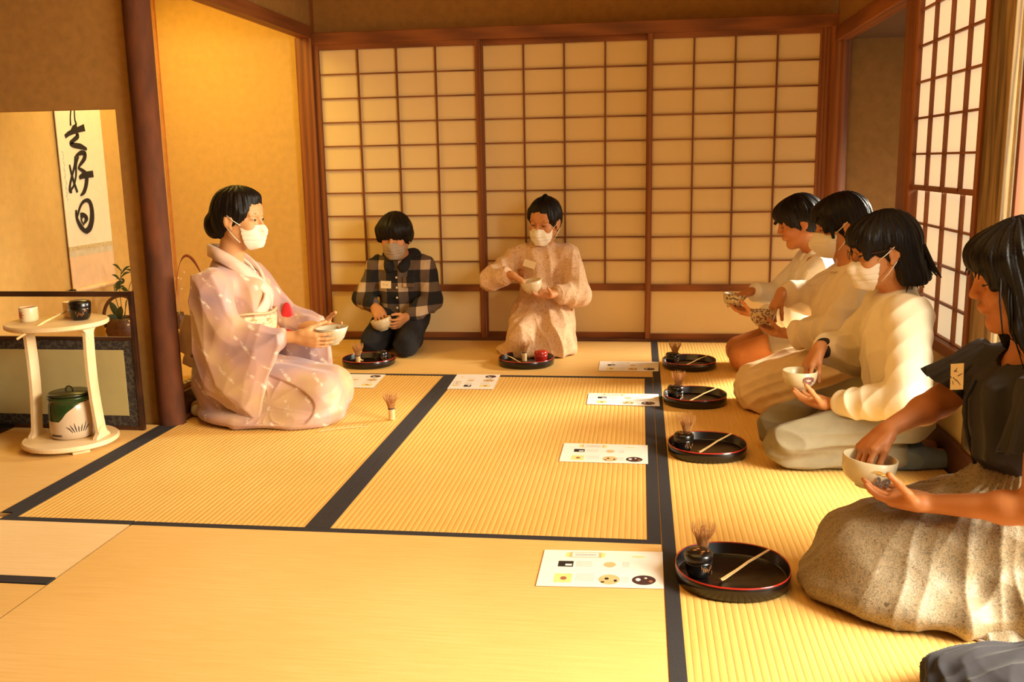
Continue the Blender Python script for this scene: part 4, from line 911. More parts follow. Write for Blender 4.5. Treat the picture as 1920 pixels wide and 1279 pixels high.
def teacher():
    s = 1.03; root = person((.20, -1.68, 0), 0, 'kneeling woman in pale pink kimono and white mask holding out a grey tea bowl')
    H = H_(yaw=-.12, pitch=.08, o=(.068, 0, .798)); silk = kimono_mat('pale_silk', (.50, .29, .225), (.56, .36, .18), (.34, .215, .225))
    LS, LE, LW = (.02, .15, .56), (.14, .20, .36), (.335, .075, .345); RS_, RE, RW = (.02, -.15, .56), (.10, -.20, .35), (.325, -.145, .350)
    arms = [arm_from('l', LS, LE, LW, ((.9, -.45, -.12), (.05, -.75, .62), True, [.3, .35, .4, .45], 1.0, (.6, .5, .6), .3)),
            arm_from('r', RS_, RE, RW, ((.95, .17, -.20), (.15, .80, .50), False, [.18, .2, .22, .25], 1.0, (.75, .3, .7), .2))]
    body_finish(root, s, H, skin_fair, arms); face_bits(root, H, skin_fair, lips=False, look='fwd'); hair(root, H, 'updo', 1); mask(root, H, mask_white)
    # lower kimono: folded legs under smooth cloth
    v = Vol((-.20, -.34, -.01), (.56, .32, .46), .0034)
    v.rc((-.02, -.055, .15), (.38, -.07, .105), .125, .085, .05); v.rc((-.02, .055, .15), (.38, .07, .105), .125, .085, .05); v.rc((.38, -.075, .085), (.38, .075, .085), .085, .085, .05)
    v.ell((-.02, 0, .17), (.135, .165, .15), .05); v.rc((.0, 0, .2), (.04, 0, .30), .125, .115, .05, ((1, 0, 0), .9))
    v.ell((.16, -.04, .03), (.30, .235, .050), .05); v.ell((.33, -.10, .03), (.14, .14, .06), .05)
    v.rc((.40, -.17, .03), (.10, -.245, .02), .022, .016, .03); v.cut((0, 0, .004), (0, 0, -1))
    def wrap(V):                               # the over-panel sweeps round the knee and leaves the folded under-panel recessed
        x, y, z = V.T; sm = lambda e, w: 1/(1+np.exp(-np.clip(e/w, -30, 30)))
        ins_ = sm(.400-((z-.07)/.085)**2*.09-x, .0018)*sm(.205-.40*(x-.20)-z, .0018)*sm(z-.022-.04*np.abs(x-.3), .002)*sm(-.05-y, .01)*sm(x-.10, .02)
        an = np.arctan2(z-.085, x-.20); crease = np.abs(np.sin(an*5.5+.4))**.5
        return folds(3, .0022, 16, (1, .2, .3), 3)(V)-ins_*.013+ins_*.007*(1-crease)*np.clip(np.hypot(x-.20, z-.085)/.07-.2, 0, 1)
    kl = sdf_obj('kimono_skirt', v.mesh(wrap), silk, root)
    # body of the kimono with shoulders and short upper sleeve
    v = Vol((-.18, -.28, .30), (.26, .28, .69), .004)
    v.rc((.035, 0, .43), (.03, 0, .50), .112, .118, .04, ((1, 0, 0), .95)); v.rc((.01, -.12, .545), (.01, .12, .545), .066, .066, .05); v.rc((-.005, 0, .55), (.005, 0, .625), .075, .056, .03)
    v.box((.110, .0, .485), (.040, .085, .075), .03, .04); v.cut((0, 0, .405), (0, 0, -1), .01)
    kb = sdf_obj('kimono_bodice', v.mesh(folds(5, .0035, 18, (0, 0, 1), 2.5)), silk, root)
    # crossing collar bands
    col = plain('collar_silk', (.76, .54, .42), .6, sheen=.2); inn = plain('white_collar', (.82, .75, .60), .7)
    def band(pts, w, th, mat, name):
        m = MB(); P = [Vector(p) for p in pts]; Q = []
        for i in range(len(P)-1):
            a, b, c, d = [P[min(max(j, 0), len(P)-1)] for j in (i-1, i, i+1, i+2)]
            for t in np.linspace(0, 1, 6)[:-1]: Q.append(.5*((2*b)+(c-a)*t+(2*a-5*b+4*c-d)*t*t+(3*b-a-3*c+d)*t**3))
        Q.append(P[-1]); v = []; ax = Vector((0, 0, .57))
        for i, p in enumerate(Q):
            t = (Q[min(i+1, len(Q)-1)]-Q[max(i-1, 0)]).normalized(); out = Vector((p.x, p.y, 0)); out = (out-t*out.dot(t)).normalized(); sd = t.cross(out)
            v += [p-sd*w/2-out*th, p+sd*w/2-out*th, p+sd*w/2*.9+out*th, p-sd*w/2*.9+out*th]
        f = []
        for i in range(len(Q)-1):
            for q in range(4): f.append((4*i+q, 4*i+4+q, 4*i+4+(q+1) % 4, 4*i+(q+1) % 4))
        m.add(v, f); return m.build(name, mat, kb, smooth=True)
    band([(.135, -.075, .415), (.170, -.025, .475), (.125, .045, .565), (.060, .065, .625), (-.02, .060, .665), (-.072, 0, .675), (-.02, -.062, .668), (.055, -.066, .628), (.130, -.040, .562), (.172, .010, .49), (.140, .06, .415)], .050, .006, col, 'collar')
    band([(.125, .0, .545), (.095, .035, .588), (.045, .050, .628), (-.02, .048, .65), (-.055, 0, .657), (-.02, -.048, .65), (.045, -.050, .632), (.098, -.028, .588), (.126, .006, .545)], .032, .004, inn, 'under_collar')
    # obi
    v = Vol((-.24, -.20, .26), (.22, .20, .50), .004); v.cc((.035, 0, .300), (.042, 0, .425), .146, .146, .01, .006, ((1, 0, 0), .98)); obm = floral('obi_brocade', [(.70, .56, .30), (.74, .60, .34), (.28, .26, .08), (.66, .26, .12)], 34, [.3, .55, .6, .68], .5, .1)
    ob = sdf_obj('obi', v.mesh(), obm, root)
    v = Vol((-.30, -.20, .16), (.0, .20, .50), .0042); v.prism([(-.085, -.085), (.085, -.085), (.095, -.02), (.085, .08), (-.085, .08), (-.095, -.02)], (-.150, 0, .345), (0, 1, 0), (.32, 0, 1), .042, .022, .01, .012); v.prism([(-.09, -.02), (.09, -.02), (.09, .018), (-.09, .018)], (-.155, 0, .235), (0, 1, 0), (.3, 0, 1), .030, .012, .01)
    sdf_obj('obi_drum_knot', v.mesh(folds(7, .002, 18)), plain('drum_knot_cloth', (.58, .40, .28), .6, sheen=.2), root)
    m = MB(); m.tube([(.038+.148*math.cos(a)*1.0, .152*math.sin(a), .352) for a in np.linspace(0, 2*PI, 40)[:-1]], .0055, 8, closed=True); m.build('cord', plain('coral_cord', (.75, .22, .08), .6), root, smooth=True)
    m = MB(); m.tube([(.040+.143*math.cos(a), .147*math.sin(a), .430+.003*math.sin(a*5)) for a in np.linspace(0, 2*PI, 40)[:-1]], .0050, 8, closed=True); m.build('sash_band', plain('apricot_sash', (.74, .42, .22), .6), root, smooth=True)
    # hanging sleeves
    def sleeve(poly, o_, u, half, S, E, Wc, seed, nm='sleeve'):
        v = Vol((-.22, -.36 if o_[1] < 0 else .06, .0), (.46, -.06 if o_[1] < 0 else .34, .66), .0042)
        v.prism(poly, o_, u, (0, 0, 1), half, .010, .03, .028); v.rc(S, E, .060, .052, .05); v.rc(E, Wc, .048, .040, .03); v.cut((0, 0, .006), (0, 0, -1))
        f = npv(Wc)-npv(E); return sdf_obj(nm, v.mesh(folds(seed, .0055, 15, (.4, 0, 1), 2.6)), silk, root)
    sleeve([(-.05, .60), (.035, .60), (.09, .46), (.13, .405), (.285, .375), (.288, .335), (.225, .19), (.185, .015), (.12, .03), (-.03, .13), (-.075, .30), (-.07, .50)], (0, -.205, 0), (1, -.02, 0), .019, RS_, (.07, -.20, .385), (.262, -.17, .345), 11)
    sleeve([(.0, .58), (.06, .58), (.20, .43), (.335, .385), (.350, .335), (.352, .14), (.30, .115), (.12, .12), (.02, .30)], (0, .165, 0), (1, .02, 0), .016, LS, (.13, .185, .38), (.285, .13, .350), 12)
    v = Vol((.10, .05, .25), (.32, .20, .50), .004); v.ell((.190, .125, .358), (.030, .012, .088), .01); sdf_obj('red_sleeve_lining', v.mesh(), plain('crimson_lining', (.60, .015, .02), .6), root)
    for y in (1, -1):
        v = Vol((-.22, -.12, -.005), (.02, .12, .08), .004); v.rc((-.02, .055*y-.02, .034), (-.145, .04*y-.03, .026), .034, .024, .01); v.cut((0, 0, .004), (0, 0, -1)); sdf_obj('white_sock', v.mesh(), plain('white_sock', (.75, .64, .46), .85), root)
    bowl((.20+.445, -1.68-.062, .305), bowl_mat('celadon_grey', (.50, .47, .34)), 'grey-green flared tea bowl held out in both hands of the kimono teacher', r=.066, h=.068, tilt=(0, -.04, 0), flare=1)
    return root
teacher()

# ------------------------------------------------------------ right-hand row, they face the teacher (-x)
def upper(root, name, mat, s, L, Rr, hem, rad, zhem, seed, res=.0045, amp=.004, sh_r=.058, sl=(.062, .055, .046), cuff=.035, neckr=.056, flare=0, sh=.125, extra=None, collar=None):
    """jumper / shirt: torso, shoulders and two sleeves that end flat at the cuffs"""
    lo = npv((-.22*s, -.32*s, zhem-.03)); hi = npv((.36*s, .32*s, .64*s)); v = Vol(lo, hi, res)
    v.rc((-.012*s, 0, zhem+rad*.9), (.008*s, 0, .43*s), rad*(1+flare), rad*1.0, .04, ((1, 0, 0), .84)); v.rc((.0, -sh*s, .508*s), (.0, sh*s, .508*s), sh_r*s, sh_r*s, .05)
    v.rc((-.003*s, 0, .52*s), (.004*s, 0, .575*s), .070*s, neckr*s, .03); v.cut((.01*s, 0, .578*s), (.30, 0, 1), .008)
    for S, E, Wv in (L, Rr):
        Wc = cuffline(E, Wv, cuff); v.rc(S, E, sl[0]*s, sl[1]*s, .035); v.rc(E, cuffline(E, Wc, .02), sl[1]*s, sl[2]*s, .02); v.cc(cuffline(E, Wc, .03), Wc, sl[2]*s*.95, sl[2]*s*.80, .012, .006)
    v.cut((0, 0, zhem), (0, 0, -1), .01)
    if extra: extra(v)
    return sdf_obj(name, v.mesh(folds(seed, amp, 19, (.2, 0, 1), 2.2)), mat, root)
def trousers(root, name, mat, s, spread, seed, full=1.0, res=.0045, shorts=None, amp=.004, skirt=False):
    v = Vol((-.24*s, -.28*s, -.01), (.50*s, .28*s, .36*s), res)
    v.ell((-.02*s, 0, .20*s), (.115*s, .155*s, .105*s), .03)
    for y in (1, -1):
        K = npv((.345*s, spread*y*s, .085*s)); Hp = npv((0, .078*y*s, .185*s))
        if shorts: v.cc(Hp-(K-Hp)*.15, Hp+(K-Hp)*shorts, .097*s, .088*s, .02, .008); v.rc(Hp, Hp+(K-Hp)*(shorts-.15), .09*s, .082*s, .02)
        else:
            v.rc(Hp, K, .092*s*full, .066*s*full, .03); v.rc(K+npv((0, 0, -.014*s)), (.02*s, .078*y*s, .048*s), .064*s*full, .050*s*full, .012)
    if skirt: v.rc((.02, 0, .10), (.33*s, 0, .085*s), .09, .075, .08); v.ell((.15*s, 0, .04), (.27*s, .20*s, .06), .05)
    v.cut((0, 0, .004), (0, 0, -1)); return sdf_obj(name, v.mesh(folds(seed, amp, 18, (1, 0, -.1), 3)), mat, root)
def socks(root, mat, s, sp=.055, name='sock', fat=1.):
    for y in (1, -1):
        v = Vol((-.26*s, -.13*s, -.005), (.03*s, .13*s, .09*s), .004); v.rc((.0, (sp+.02)*y*s, .045*s), (-.06*s, sp*y*s, .040*s), .036*s*fat, .036*s*fat, .01); v.rc((-.06*s, sp*y*s, .038*s), (-.175*s, (sp-.012)*y*s, .028*s), .037*s*fat, .027*s*fat, .02); v.cut((0, 0, .004), (0, 0, -1)); sdf_obj(name, v.mesh(), mat, root)

cotton_white = plain('white_cotton', (.84, .80, .74), .85, var=.03, bmp=.2, bscale=60); cream_knit = plain('cream_sweatshirt', (.83, .74, .54), .95, var=.03, bmp=.3, bscale=500)
cream_blouse = plain('cream_blouse', (.80, .68, .50), .85, var=.03, bmp=.2, bscale=60); cream_skirt = plain('cream_skirt_cloth', (.78, .60, .36), .85, var=.05, bmp=.15, bscale=50)

def boy_white():
    s = .98; root = person((2.665, -.70, 0), PI, 'kneeling boy in white shirt and shiny brown shorts without a mask'); H = H_(pitch=.32, o=(.080, 0, .705))
    L = ((.005, .14, .505), (.12, .185, .285), (.268, .065, .278)); Rr = ((.005, -.14, .505), (.15, -.175, .335), (.290, -.055, .368))
    arms = [arm_from('l', *L, cradle(.88, (.85, -.35, .12))), arm_from('r', *Rr, dip(.88, (.80, .25, -.30), (-.3, .1, -.9), .25))]
    body_finish(root, s, H, skin_tan, arms, extra=seiza_body(s, .09, 1.0)); face_bits(root, H, skin_tan); hair(root, H, 'mop', 3)
    locks(root, H, [([(.05, y, .085), (.085, y*1.1, .060), (.097, y*1.2, .034), (.112, y*1.25, .022)], .006) for y in (-.03, -.015, .0, .015, .03)] + [([(.0, y*1.02, .07), (.012, y*1.18, .03), (.018, y*1.15, .0)], .008) for y in (-.07, .07)], hair_black)
    sh = upper(root, 'shirt', cotton_white, s, L, Rr, 0, .118, .135, 21, amp=.0045, cuff=.03)
    v = Vol((-.10, -.12, .50), (.12, .12, .64), .0035); v.cc((-.008, 0, .552), (.0, 0, .590), .066, .056, .01, .004); v.cut((.02, 0, .588), (.45, 0, 1)); v.prism([(-.03, 0), (.03, .01), (.0, -.035)], (.06, .03, .555), (0, 1, 0), (-.4, 0, 1), .006, .003, .01); sdf_obj('collar', v.mesh(), cotton_white, sh)
    trousers(root, 'shorts', plain('satin_brown_shorts', (.30, .22, .15), .32, sheen=.4, var=.1), s, .09, 22, shorts=.62, amp=.005)
    bowl((2.665-.375, -.695, .300), bowl_mat('leafy_bowl', (.62, .48, .28), [(.07, .10, .03), (.12, .07, .03)], 75, .57), 'cream tea bowl painted with dark leaves held by the boy in white shirt', r=.052, h=.062, tilt=(0, .12, 0))
    return root
boy_white()
def girl_cream():
    s = 1.02; root = person((2.68, -1.42, 0), PI, 'kneeling girl in cream blouse and cream skirt with folded white mask'); H = H_(pitch=.22, o=(.050, 0, .735))
    L = ((.005, .145, .52), (.105, .19, .345), (.235, .065, .312)); Rr = ((.005, -.145, .52), (.13, -.17, .42), (.262, -.060, .462))
    arms = [arm_from('l', *L, cradle(.9)), arm_from('r', *Rr, dip(.9, (.45, .25, -.88), (-.8, -.1, -.4), .30))]
    body_finish(root, s, H, skin_warm, arms); face_bits(root, H, skin_warm, lips=False); hair(root, H, 'bangs', 4); mask(root, H, mask_white, boat=True)
    locks(root, H, [([(.07, y, .07), (.095, y*1.1, .055), (.100, y*1.2, .034)], .006) for y in np.linspace(-.045, .045, 9)], hair_black)
    def ex(v):
        for (S, E, Wv) in (L, Rr): v.ell(tuple(npv(E)*.55+npv(Wv)*.45), (.062, .055, .058), .04)
        v.ell((.05, 0, .36), (.10, .12, .12), .06)
    b = upper(root, 'blouse', cream_blouse, s, L, Rr, 0, .120, .175, 31, amp=.0055, sl=(.066, .062, .052), cuff=.028, extra=ex)
    m = MB()
    for k in range(40):
        a = k*2*PI/40; r = .060+.006*math.sin(k*2.4)
        m.v.append((r*math.cos(a)+.008, r*math.sin(a), .592-.018*math.cos(a)+.004*math.sin(k*3)))
        r = .072+.008*math.sin(k*2.4+1); m.v.append((r*math.cos(a)+.010, r*math.sin(a), .574-.020*math.cos(a)))
    m.f += [(2*k, 2*k+1, (2*k+3) % 80, (2*k+2) % 80) for k in range(40)]; m.build('ruffle_collar', cream_blouse, b, smooth=True)
    trousers(root, 'skirt', cream_skirt, s, .075, 32, full=1.18, amp=.005, skirt=True)
    socks(root, plain('beige_sock', (.60, .45, .28), .9), s)
    bowl((2.68-.340, -1.42, .335), bowl_mat('sketched_bowl', (.66, .50, .28), [(.10, .08, .05), (.30, .10, .05)], 100, .53), 'tea bowl with dense dark sketched pattern held by the girl in cream blouse', r=.052, h=.060)
    return root
girl_cream()
def girl_glasses():
    s = 1.0; root = person((2.675, -2.12, 0), PI, 'kneeling girl with glasses, bobbed hair, cream sweatshirt and grey-green trousers'); H = H_(yaw=.10, pitch=.20, o=(.055, 0, .702))
    L = ((.0, .145, .505), (.010, .215, .265), (.205, .085, .208)); Rr = ((.0, -.145, .505), (.09, -.19, .33), (.228, -.062, .372))
    arms = [arm_from('l', *L, cradle(.92, (.78, -.55, .12)), .0026), arm_from('r', *Rr, dip(.92, (.50, .28, -.82), (-.7, -.1, -.5), .34), .0026)]
    body_finish(root, s, H, skin_warm, arms); face_bits(root, H, skin_warm, lips=False); hair(root, H, 'bob', 5, .003); mask(root, H, mask_white)
    locks(root, H, [([(.065, y, .075), (.094, y*1.1, .055), (.099, y*1.2, .034)], .006) for y in np.linspace(-.045, .045, 9)] + [([(-.045, .085, .0), (-.050, .094, -.06), (-.075+.018*k, .098-.003*k, -.126-.005*(k % 2))], .009) for k in range(4)] + [([(-.10, .03*k, .0), (-.118, .032*k, -.06), (-.142, .034*k, -.112)], .013) for k in (-2, -1, 0, 1, 2)], hair_black)
    # glasses
    R, o = H; T = lambda p: tuple(R @ npv(p)+o); met = plain('dark_metal_frame', (.10, .05, .04), .3, metal=.8); g = None
    m = MB()
    for y in (1, -1): m.tube([T((.104-abs(.031*y+.019*math.cos(a)*1.0)**1.6*.9, .032*y+.021*math.cos(a), .004+.016*math.sin(a))) for a in np.linspace(0, 2*PI, 22)[:-1]], .0011, 6, closed=True)
    m.tube([T((.104, -.011, .008)), T((.106, 0, .011)), T((.104, .011, .008))], .0011, 6)
    g = m.build('eyeglasses', met, root, smooth=True)
    for y in (1, -1): m = MB(); m.tube([T((.092, .053*y, .008)), T((.05, .076*y, .010)), T((-.005, .086*y, .012)), T((-.02, .086*y, .0))], .0012, 6); m.build('temple_arm', met, g, smooth=True)
    upper(root, 'sweatshirt', cream_knit, s, L, Rr, 0, .124, .120, 41, .0042, amp=.0055, sl=(.072, .070, .054), cuff=.035, sh_r=.064)
    trousers(root, 'trousers', plain('grey_green_cloth', (.23, .19, .11), .75, var=.1, bmp=.2, bscale=80, sheen=.1), s, .105, 42, full=1.06, amp=.006, res=.0042)
    blk = plain('black_cuff', (.02, .015, .012), .8)
    for (S, E, Wv) in (L, Rr):
        v = Vol(npv(Wv)-.06, npv(Wv)+.06, .003); v.cc(cuffline(E, Wv, .035), cuffline(E, Wv, .012), .036, .033, .004, .008); sdf_obj('wristband', v.mesh(), blk, root)
    socks(root, plain('blue_grey_sock', (.13, .17, .18), .9, var=.1), s*.86, .075, fat=1.45)
    def ex(t, r, h):
        m = MB()
        for k in range(16):
            a = -1.20+.28*math.sin(k*1.7); z = .030+.020*abs(math.sin(k*2.3)); rr = r*(.90+.14*(z/.066)**.5)+.0008
            P = [(rr*math.cos(a+.06*math.cos(q))*1.0, rr*math.sin(a+.06*math.cos(q)), z+.005*math.sin(q)) for q in np.linspace(0, 6.28, 7)[:-1]]; m.add(P, [tuple(range(6))])
        tag(m.build('painted_flowers', plain('dusky_flower', (.22, .08, .09), .5), t), kind='stuff')
    bowl((2.675-.297, -2.115, .240), bowl_mat('ivory_glaze', (.72, .62, .40)), 'ivory tea bowl with dusky flower patch held by the girl in glasses', r=.057, h=.064, extras=ex)
    return root
girl_glasses()
def girl_dark():
    s = 1.02; root = person((2.72, -3.10, 0), PI, 'kneeling girl in dark frilled blouse and long patterned skirt, nearest the camera'); H = H_(yaw=-.06, pitch=.22, o=(.052, .005, .738))
    L = ((.035, .155, .515), (.060, .215, .285), (.235, .100, .248)); Rr = ((.035, -.155, .515), (.150, -.165, .410), (.292, -.065, .368))
    arms = [arm_from('l', *L, cradle(.98, (.88, -.46, .02), (.05, .10, .98), .30), .0026, 1., True), arm_from('r', *Rr, dip(.92, (.66, .36, -.52), (-.5, -.1, -.75), .50), .0026, 1., True)]
    body_finish(root, s, H, skin_tan, arms); face_bits(root, H, skin_tan); hair(root, H, 'long', 6, .003)
    locks(root, H, [([(.02+.006*k, .078, .05), (.040+.005*k, .084-.001*k, -.03), (.046+.0045*k, .082-.002*k, -.10), (.030+.010*k-.002*k*k, .078-.003*k, -.16-.02*(k % 3))], .0045-.0003*k) for k in (0, 2, 3, 6)] + [([(-.03-.02*k, .10-.004*k*k, .03), (-.035-.02*k, .118-.004*k*k, -.09), (-.04-.022*k, .118-.003*k*k, -.215-.008*(k % 2))], .011) for k in range(5)] + [([(.04, y, .10), (.085, y, .06), (.098, y*1.3, .02)], .007) for y in (-.04, -.02, .02, .04)], hair_black)
    dark = plain('charcoal_cotton', (.016, .013, .013), .7, var=.12, bmp=.3, bscale=60)
    v = Vol((-.20, -.30, .24), (.26, .32, .62), .004); v.rc((.0, 0, .30), (.022, 0, .44), .105, .118, .04, ((1, 0, 0), .88)); v.rc((.015, -.125, .517), (.015, .125, .517), .055, .055, .05); v.box((.105, 0, .42), (.018, .08, .09), .015, .04)
    v.ell((.050, 0, .612), (.085, .080, .068), .006, mode='sub'); v.rc((.02, 0, .58), (.05, 0, .70), .07, .07, .004, None, 'sub')
    for (S, E, Wv) in (L, Rr): S = npv(S); E = npv(E); q = S+(E-S)*.50; v.cc(S-(E-S)*.1, q, .060, .074, .03, .006)
    v.cut((0, 0, .265), (0, 0, -1)); b = sdf_obj('blouse', v.mesh(folds(51, .0035, 20, (0, 0, 1), 3)), dark, root)
    for sd_, (S, E, Wv) in ((1, L), (-1, Rr)):       # frilled cap over each shoulder
        m = MB(); S = npv(S); E = npv(E); ax = (E-S)/np.linalg.norm(E-S); ux = np.cross(ax, (0, 1, 0)); ux /= np.linalg.norm(ux); uy = np.cross(ax, ux); n = 64
        for i, (tt, r, w) in enumerate(((-.02, .055, 0), (.05, .068, .002), (.100, .078, .006), (.125, .083, .009))):
            for k in range(n):
                a = k*2*PI/n; rr = r+w*math.sin(a*14+i*.2); p = S+ax*tt+ux*rr*math.cos(a)+uy*rr*math.sin(a); m.v.append(tuple(p+ax*.012*math.sin(a*2.3)*(i > 1)))
        for i in range(3):
            for k in range(n): m.f.append((i*n+k, i*n+(k+1) % n, (i+1)*n+(k+1) % n, (i+1)*n+k))
        m.build('sleeve_frill', dark, b, smooth=True)
    m = MB(); m.tube([(.128, .0, .505), (.146, -.0, .46), (.142, 0, .40), (.115, 0, .31)], .0045, 8, .5); m.build('placket', dark, b, smooth=True)
    label_tag(root, (.150, -.052, .500), (1, .55, .25), (-.1, -.35, 1), .036, .060, 1, 4)
    sk = floral('paisley_cotton', [(.07, .05, .025), (.22, .155, .08), (.37, .275, .155), (.09, .07, .04), (.40, .31, .19)], 95, [.30, .42, .50, .57, .66], .55, .2)
    v = Vol((-.24, -.30, -.01), (.54, .36, .34), .0042)
    v.ell((-.01, 0, .19), (.135, .175, .125), .04); v.rc((.0, .07, .19), (.36, .085, .095), .105, .078, .04); v.rc((.0, -.07, .19), (.36, -.06, .095), .105, .078, .04); v.rc((.05, 0, .17), (.36, 0, .10), .10, .082, .06)
    v.cc((.0, 0, .20), (.005, 0, .315), .150, .112, .03, .01, ((1, 0, 0), .85)); v.ell((.20, .03, .035), (.30, .225, .075), .06); v.ell((-.02, .03, .05), (.20, .235, .10), .05)
    v.rc((.44, .09, .03), (.24, .19, .018), .028, .020, .03); v.rc((.20, .205, .02), (.12, .225, .016), .022, .016, .02); v.rc((.12, .225, .016), (-.02, .245, .03), .016, .03, .02)
    v.cut((0, 0, .004), (0, 0, -1)); 
    def pleats(V):
        a = np.arctan2(V[:, 1], V[:, 0]-.01); r = np.hypot(V[:, 0], V[:, 1]); t = np.clip((.30-V[:, 2])/.16, 0, 1); side = np.clip((r-.10)/.14, 0, 1)
        ridge = np.abs(np.sin(a*6.5+1.4*np.sin(r*11)+.5)); ridge2 = np.abs(np.sin(a*11+2.0*np.sin(r*8+1)))
        return folds(53, .0040, 15, (.6, .2, .8), 3)(V)+.0026*np.sin(a*46)*np.exp(-((V[:, 2]-.275)/.045)**2)+side*t*(.012*(1-ridge**.6)+.006*(1-ridge2**.7)-.005)
    so = sdf_obj('skirt', v.mesh(pleats), sk, root)
    m = MB(); n = 60                                       # turned-up hem spilling out in soft irregular folds
    for k in range(n):
        t = k/(n-1); x = .190-.20*t; y = .215+.035*t; q = math.sin(t*8.5+.6)*.6+.4*math.sin(t*19); e = min(1, 5*t, 5*(1-t)+.2)
        m.v += [(x, y-.03, .055-.015*t), (x+.004*q, y+.004, .038-.010*t+.003*q), (x-.01*q, y+.022*e+.008*q, .020+.004*q), (x-.016*q, y+.042*e+.016*q, .004)]
    for k in range(n-1):
        for j in range(3): m.f.append((4*k+j, 4*k+4+j, 4*k+5+j, 4*k+1+j))
    m.build('hem_frill', sk, so, smooth=True)
    m = MB(); m.tube([(.190-.20*t+.016*-(math.sin(t*8.5+.6)*.6+.4*math.sin(t*19)), .215+.035*t+.042*min(1, 5*t, 5*(1-t)+.2)+.016*(math.sin(t*8.5+.6)*.6+.4*math.sin(t*19)), .0045) for t in np.linspace(0, 1, 60)], .0035, 6); m.build('hem_edge', plain('pale_lining', (.62, .52, .45), .8), so, smooth=True)
    def ex(t, r, h):
        g = plain('gold_cloud', (.62, .36, .08), .3, metal=.4); dk = plain('dark_pine', (.08, .06, .05), .5)
        def patch(name, mat, items):
            m = MB()
            for a, z, wa, wz in items:
                rr = r*(.90+.13*min(z/.066, 1)**.5)+.0009; P = [((rr+.0)*math.cos(a+wa*math.cos(q)), rr*math.sin(a+wa*math.cos(q)), z+wz*math.sin(q)) for q in np.linspace(0, 6.28, 11)[:-1]]; m.add(P, [tuple(range(10))])
            tag(m.build(name, mat, t), kind='stuff')
        patch('gold_cloud', g, [(-1.50, .055, .17, .0022), (-1.32, .051, .18, .0024), (-1.15, .048, .13, .002)]); patch('dark_pine', dk, [(-1.48+.09*k, .028+.008*math.sin(k*2.1), .05, .005+.002*(k % 2)) for k in range(7)] + [(-1.45, .040, .05, .004), (-1.0, .036, .10, .005)])
    b = bowl((2.72-.350, -3.10, .250), bowl_mat('ivory_glaze2', (.66, .56, .36)), 'ivory tea bowl with gold cloud and dark pine held by the girl in dark blouse', r=.061, h=.070, tilt=(0, .10, 0), extras=ex)
    return root
girl_dark()

# ------------------------------------------------------------ two children along the paper screens
def plaid_mat():
    m, nt, bs = nmat('checked_flannel'); tc = N(nt, 'ShaderNodeTexCoord'); sx = N(nt, 'ShaderNodeSeparateXYZ'); nt.links.new(tc.outputs['Object'], sx.inputs[0]); out = []
    for ax, off in ((1, 10.02), (2, 10.065)):
        a = N(nt, 'ShaderNodeMath', operation='ADD'); a.inputs[1].default_value = off; nt.links.new(sx.outputs[ax], a.inputs[0])
        md = N(nt, 'ShaderNodeMath', operation='MODULO'); md.inputs[1].default_value = .118; nt.links.new(a.outputs[0], md.inputs[0])
        g = N(nt, 'ShaderNodeMath', operation='GREATER_THAN'); g.inputs[1].default_value = .050; nt.links.new(md.outputs[0], g.inputs[0]); out.append(g)
    s_ = N(nt, 'ShaderNodeMath', operation='ADD'); nt.links.new(out[0].outputs[0], s_.inputs[0]); nt.links.new(out[1].outputs[0], s_.inputs[1]); hf = N(nt, 'ShaderNodeMath', operation='MULTIPLY'); hf.inputs[1].default_value = .5; nt.links.new(s_.outputs[0], hf.inputs[0])
    nt.links.new(ramp(nt, hf.outputs[0], [(0, (.55, .40, .25)), (.34, (.12, .08, .055)), (.67, (.012, .011, .012))], 'CONSTANT'), bs.inputs['Base Color']); bs.inputs['Roughness'].default_value = .95; bump(nt, bs, noise(nt, coords(nt), 200, 3), .3); return m
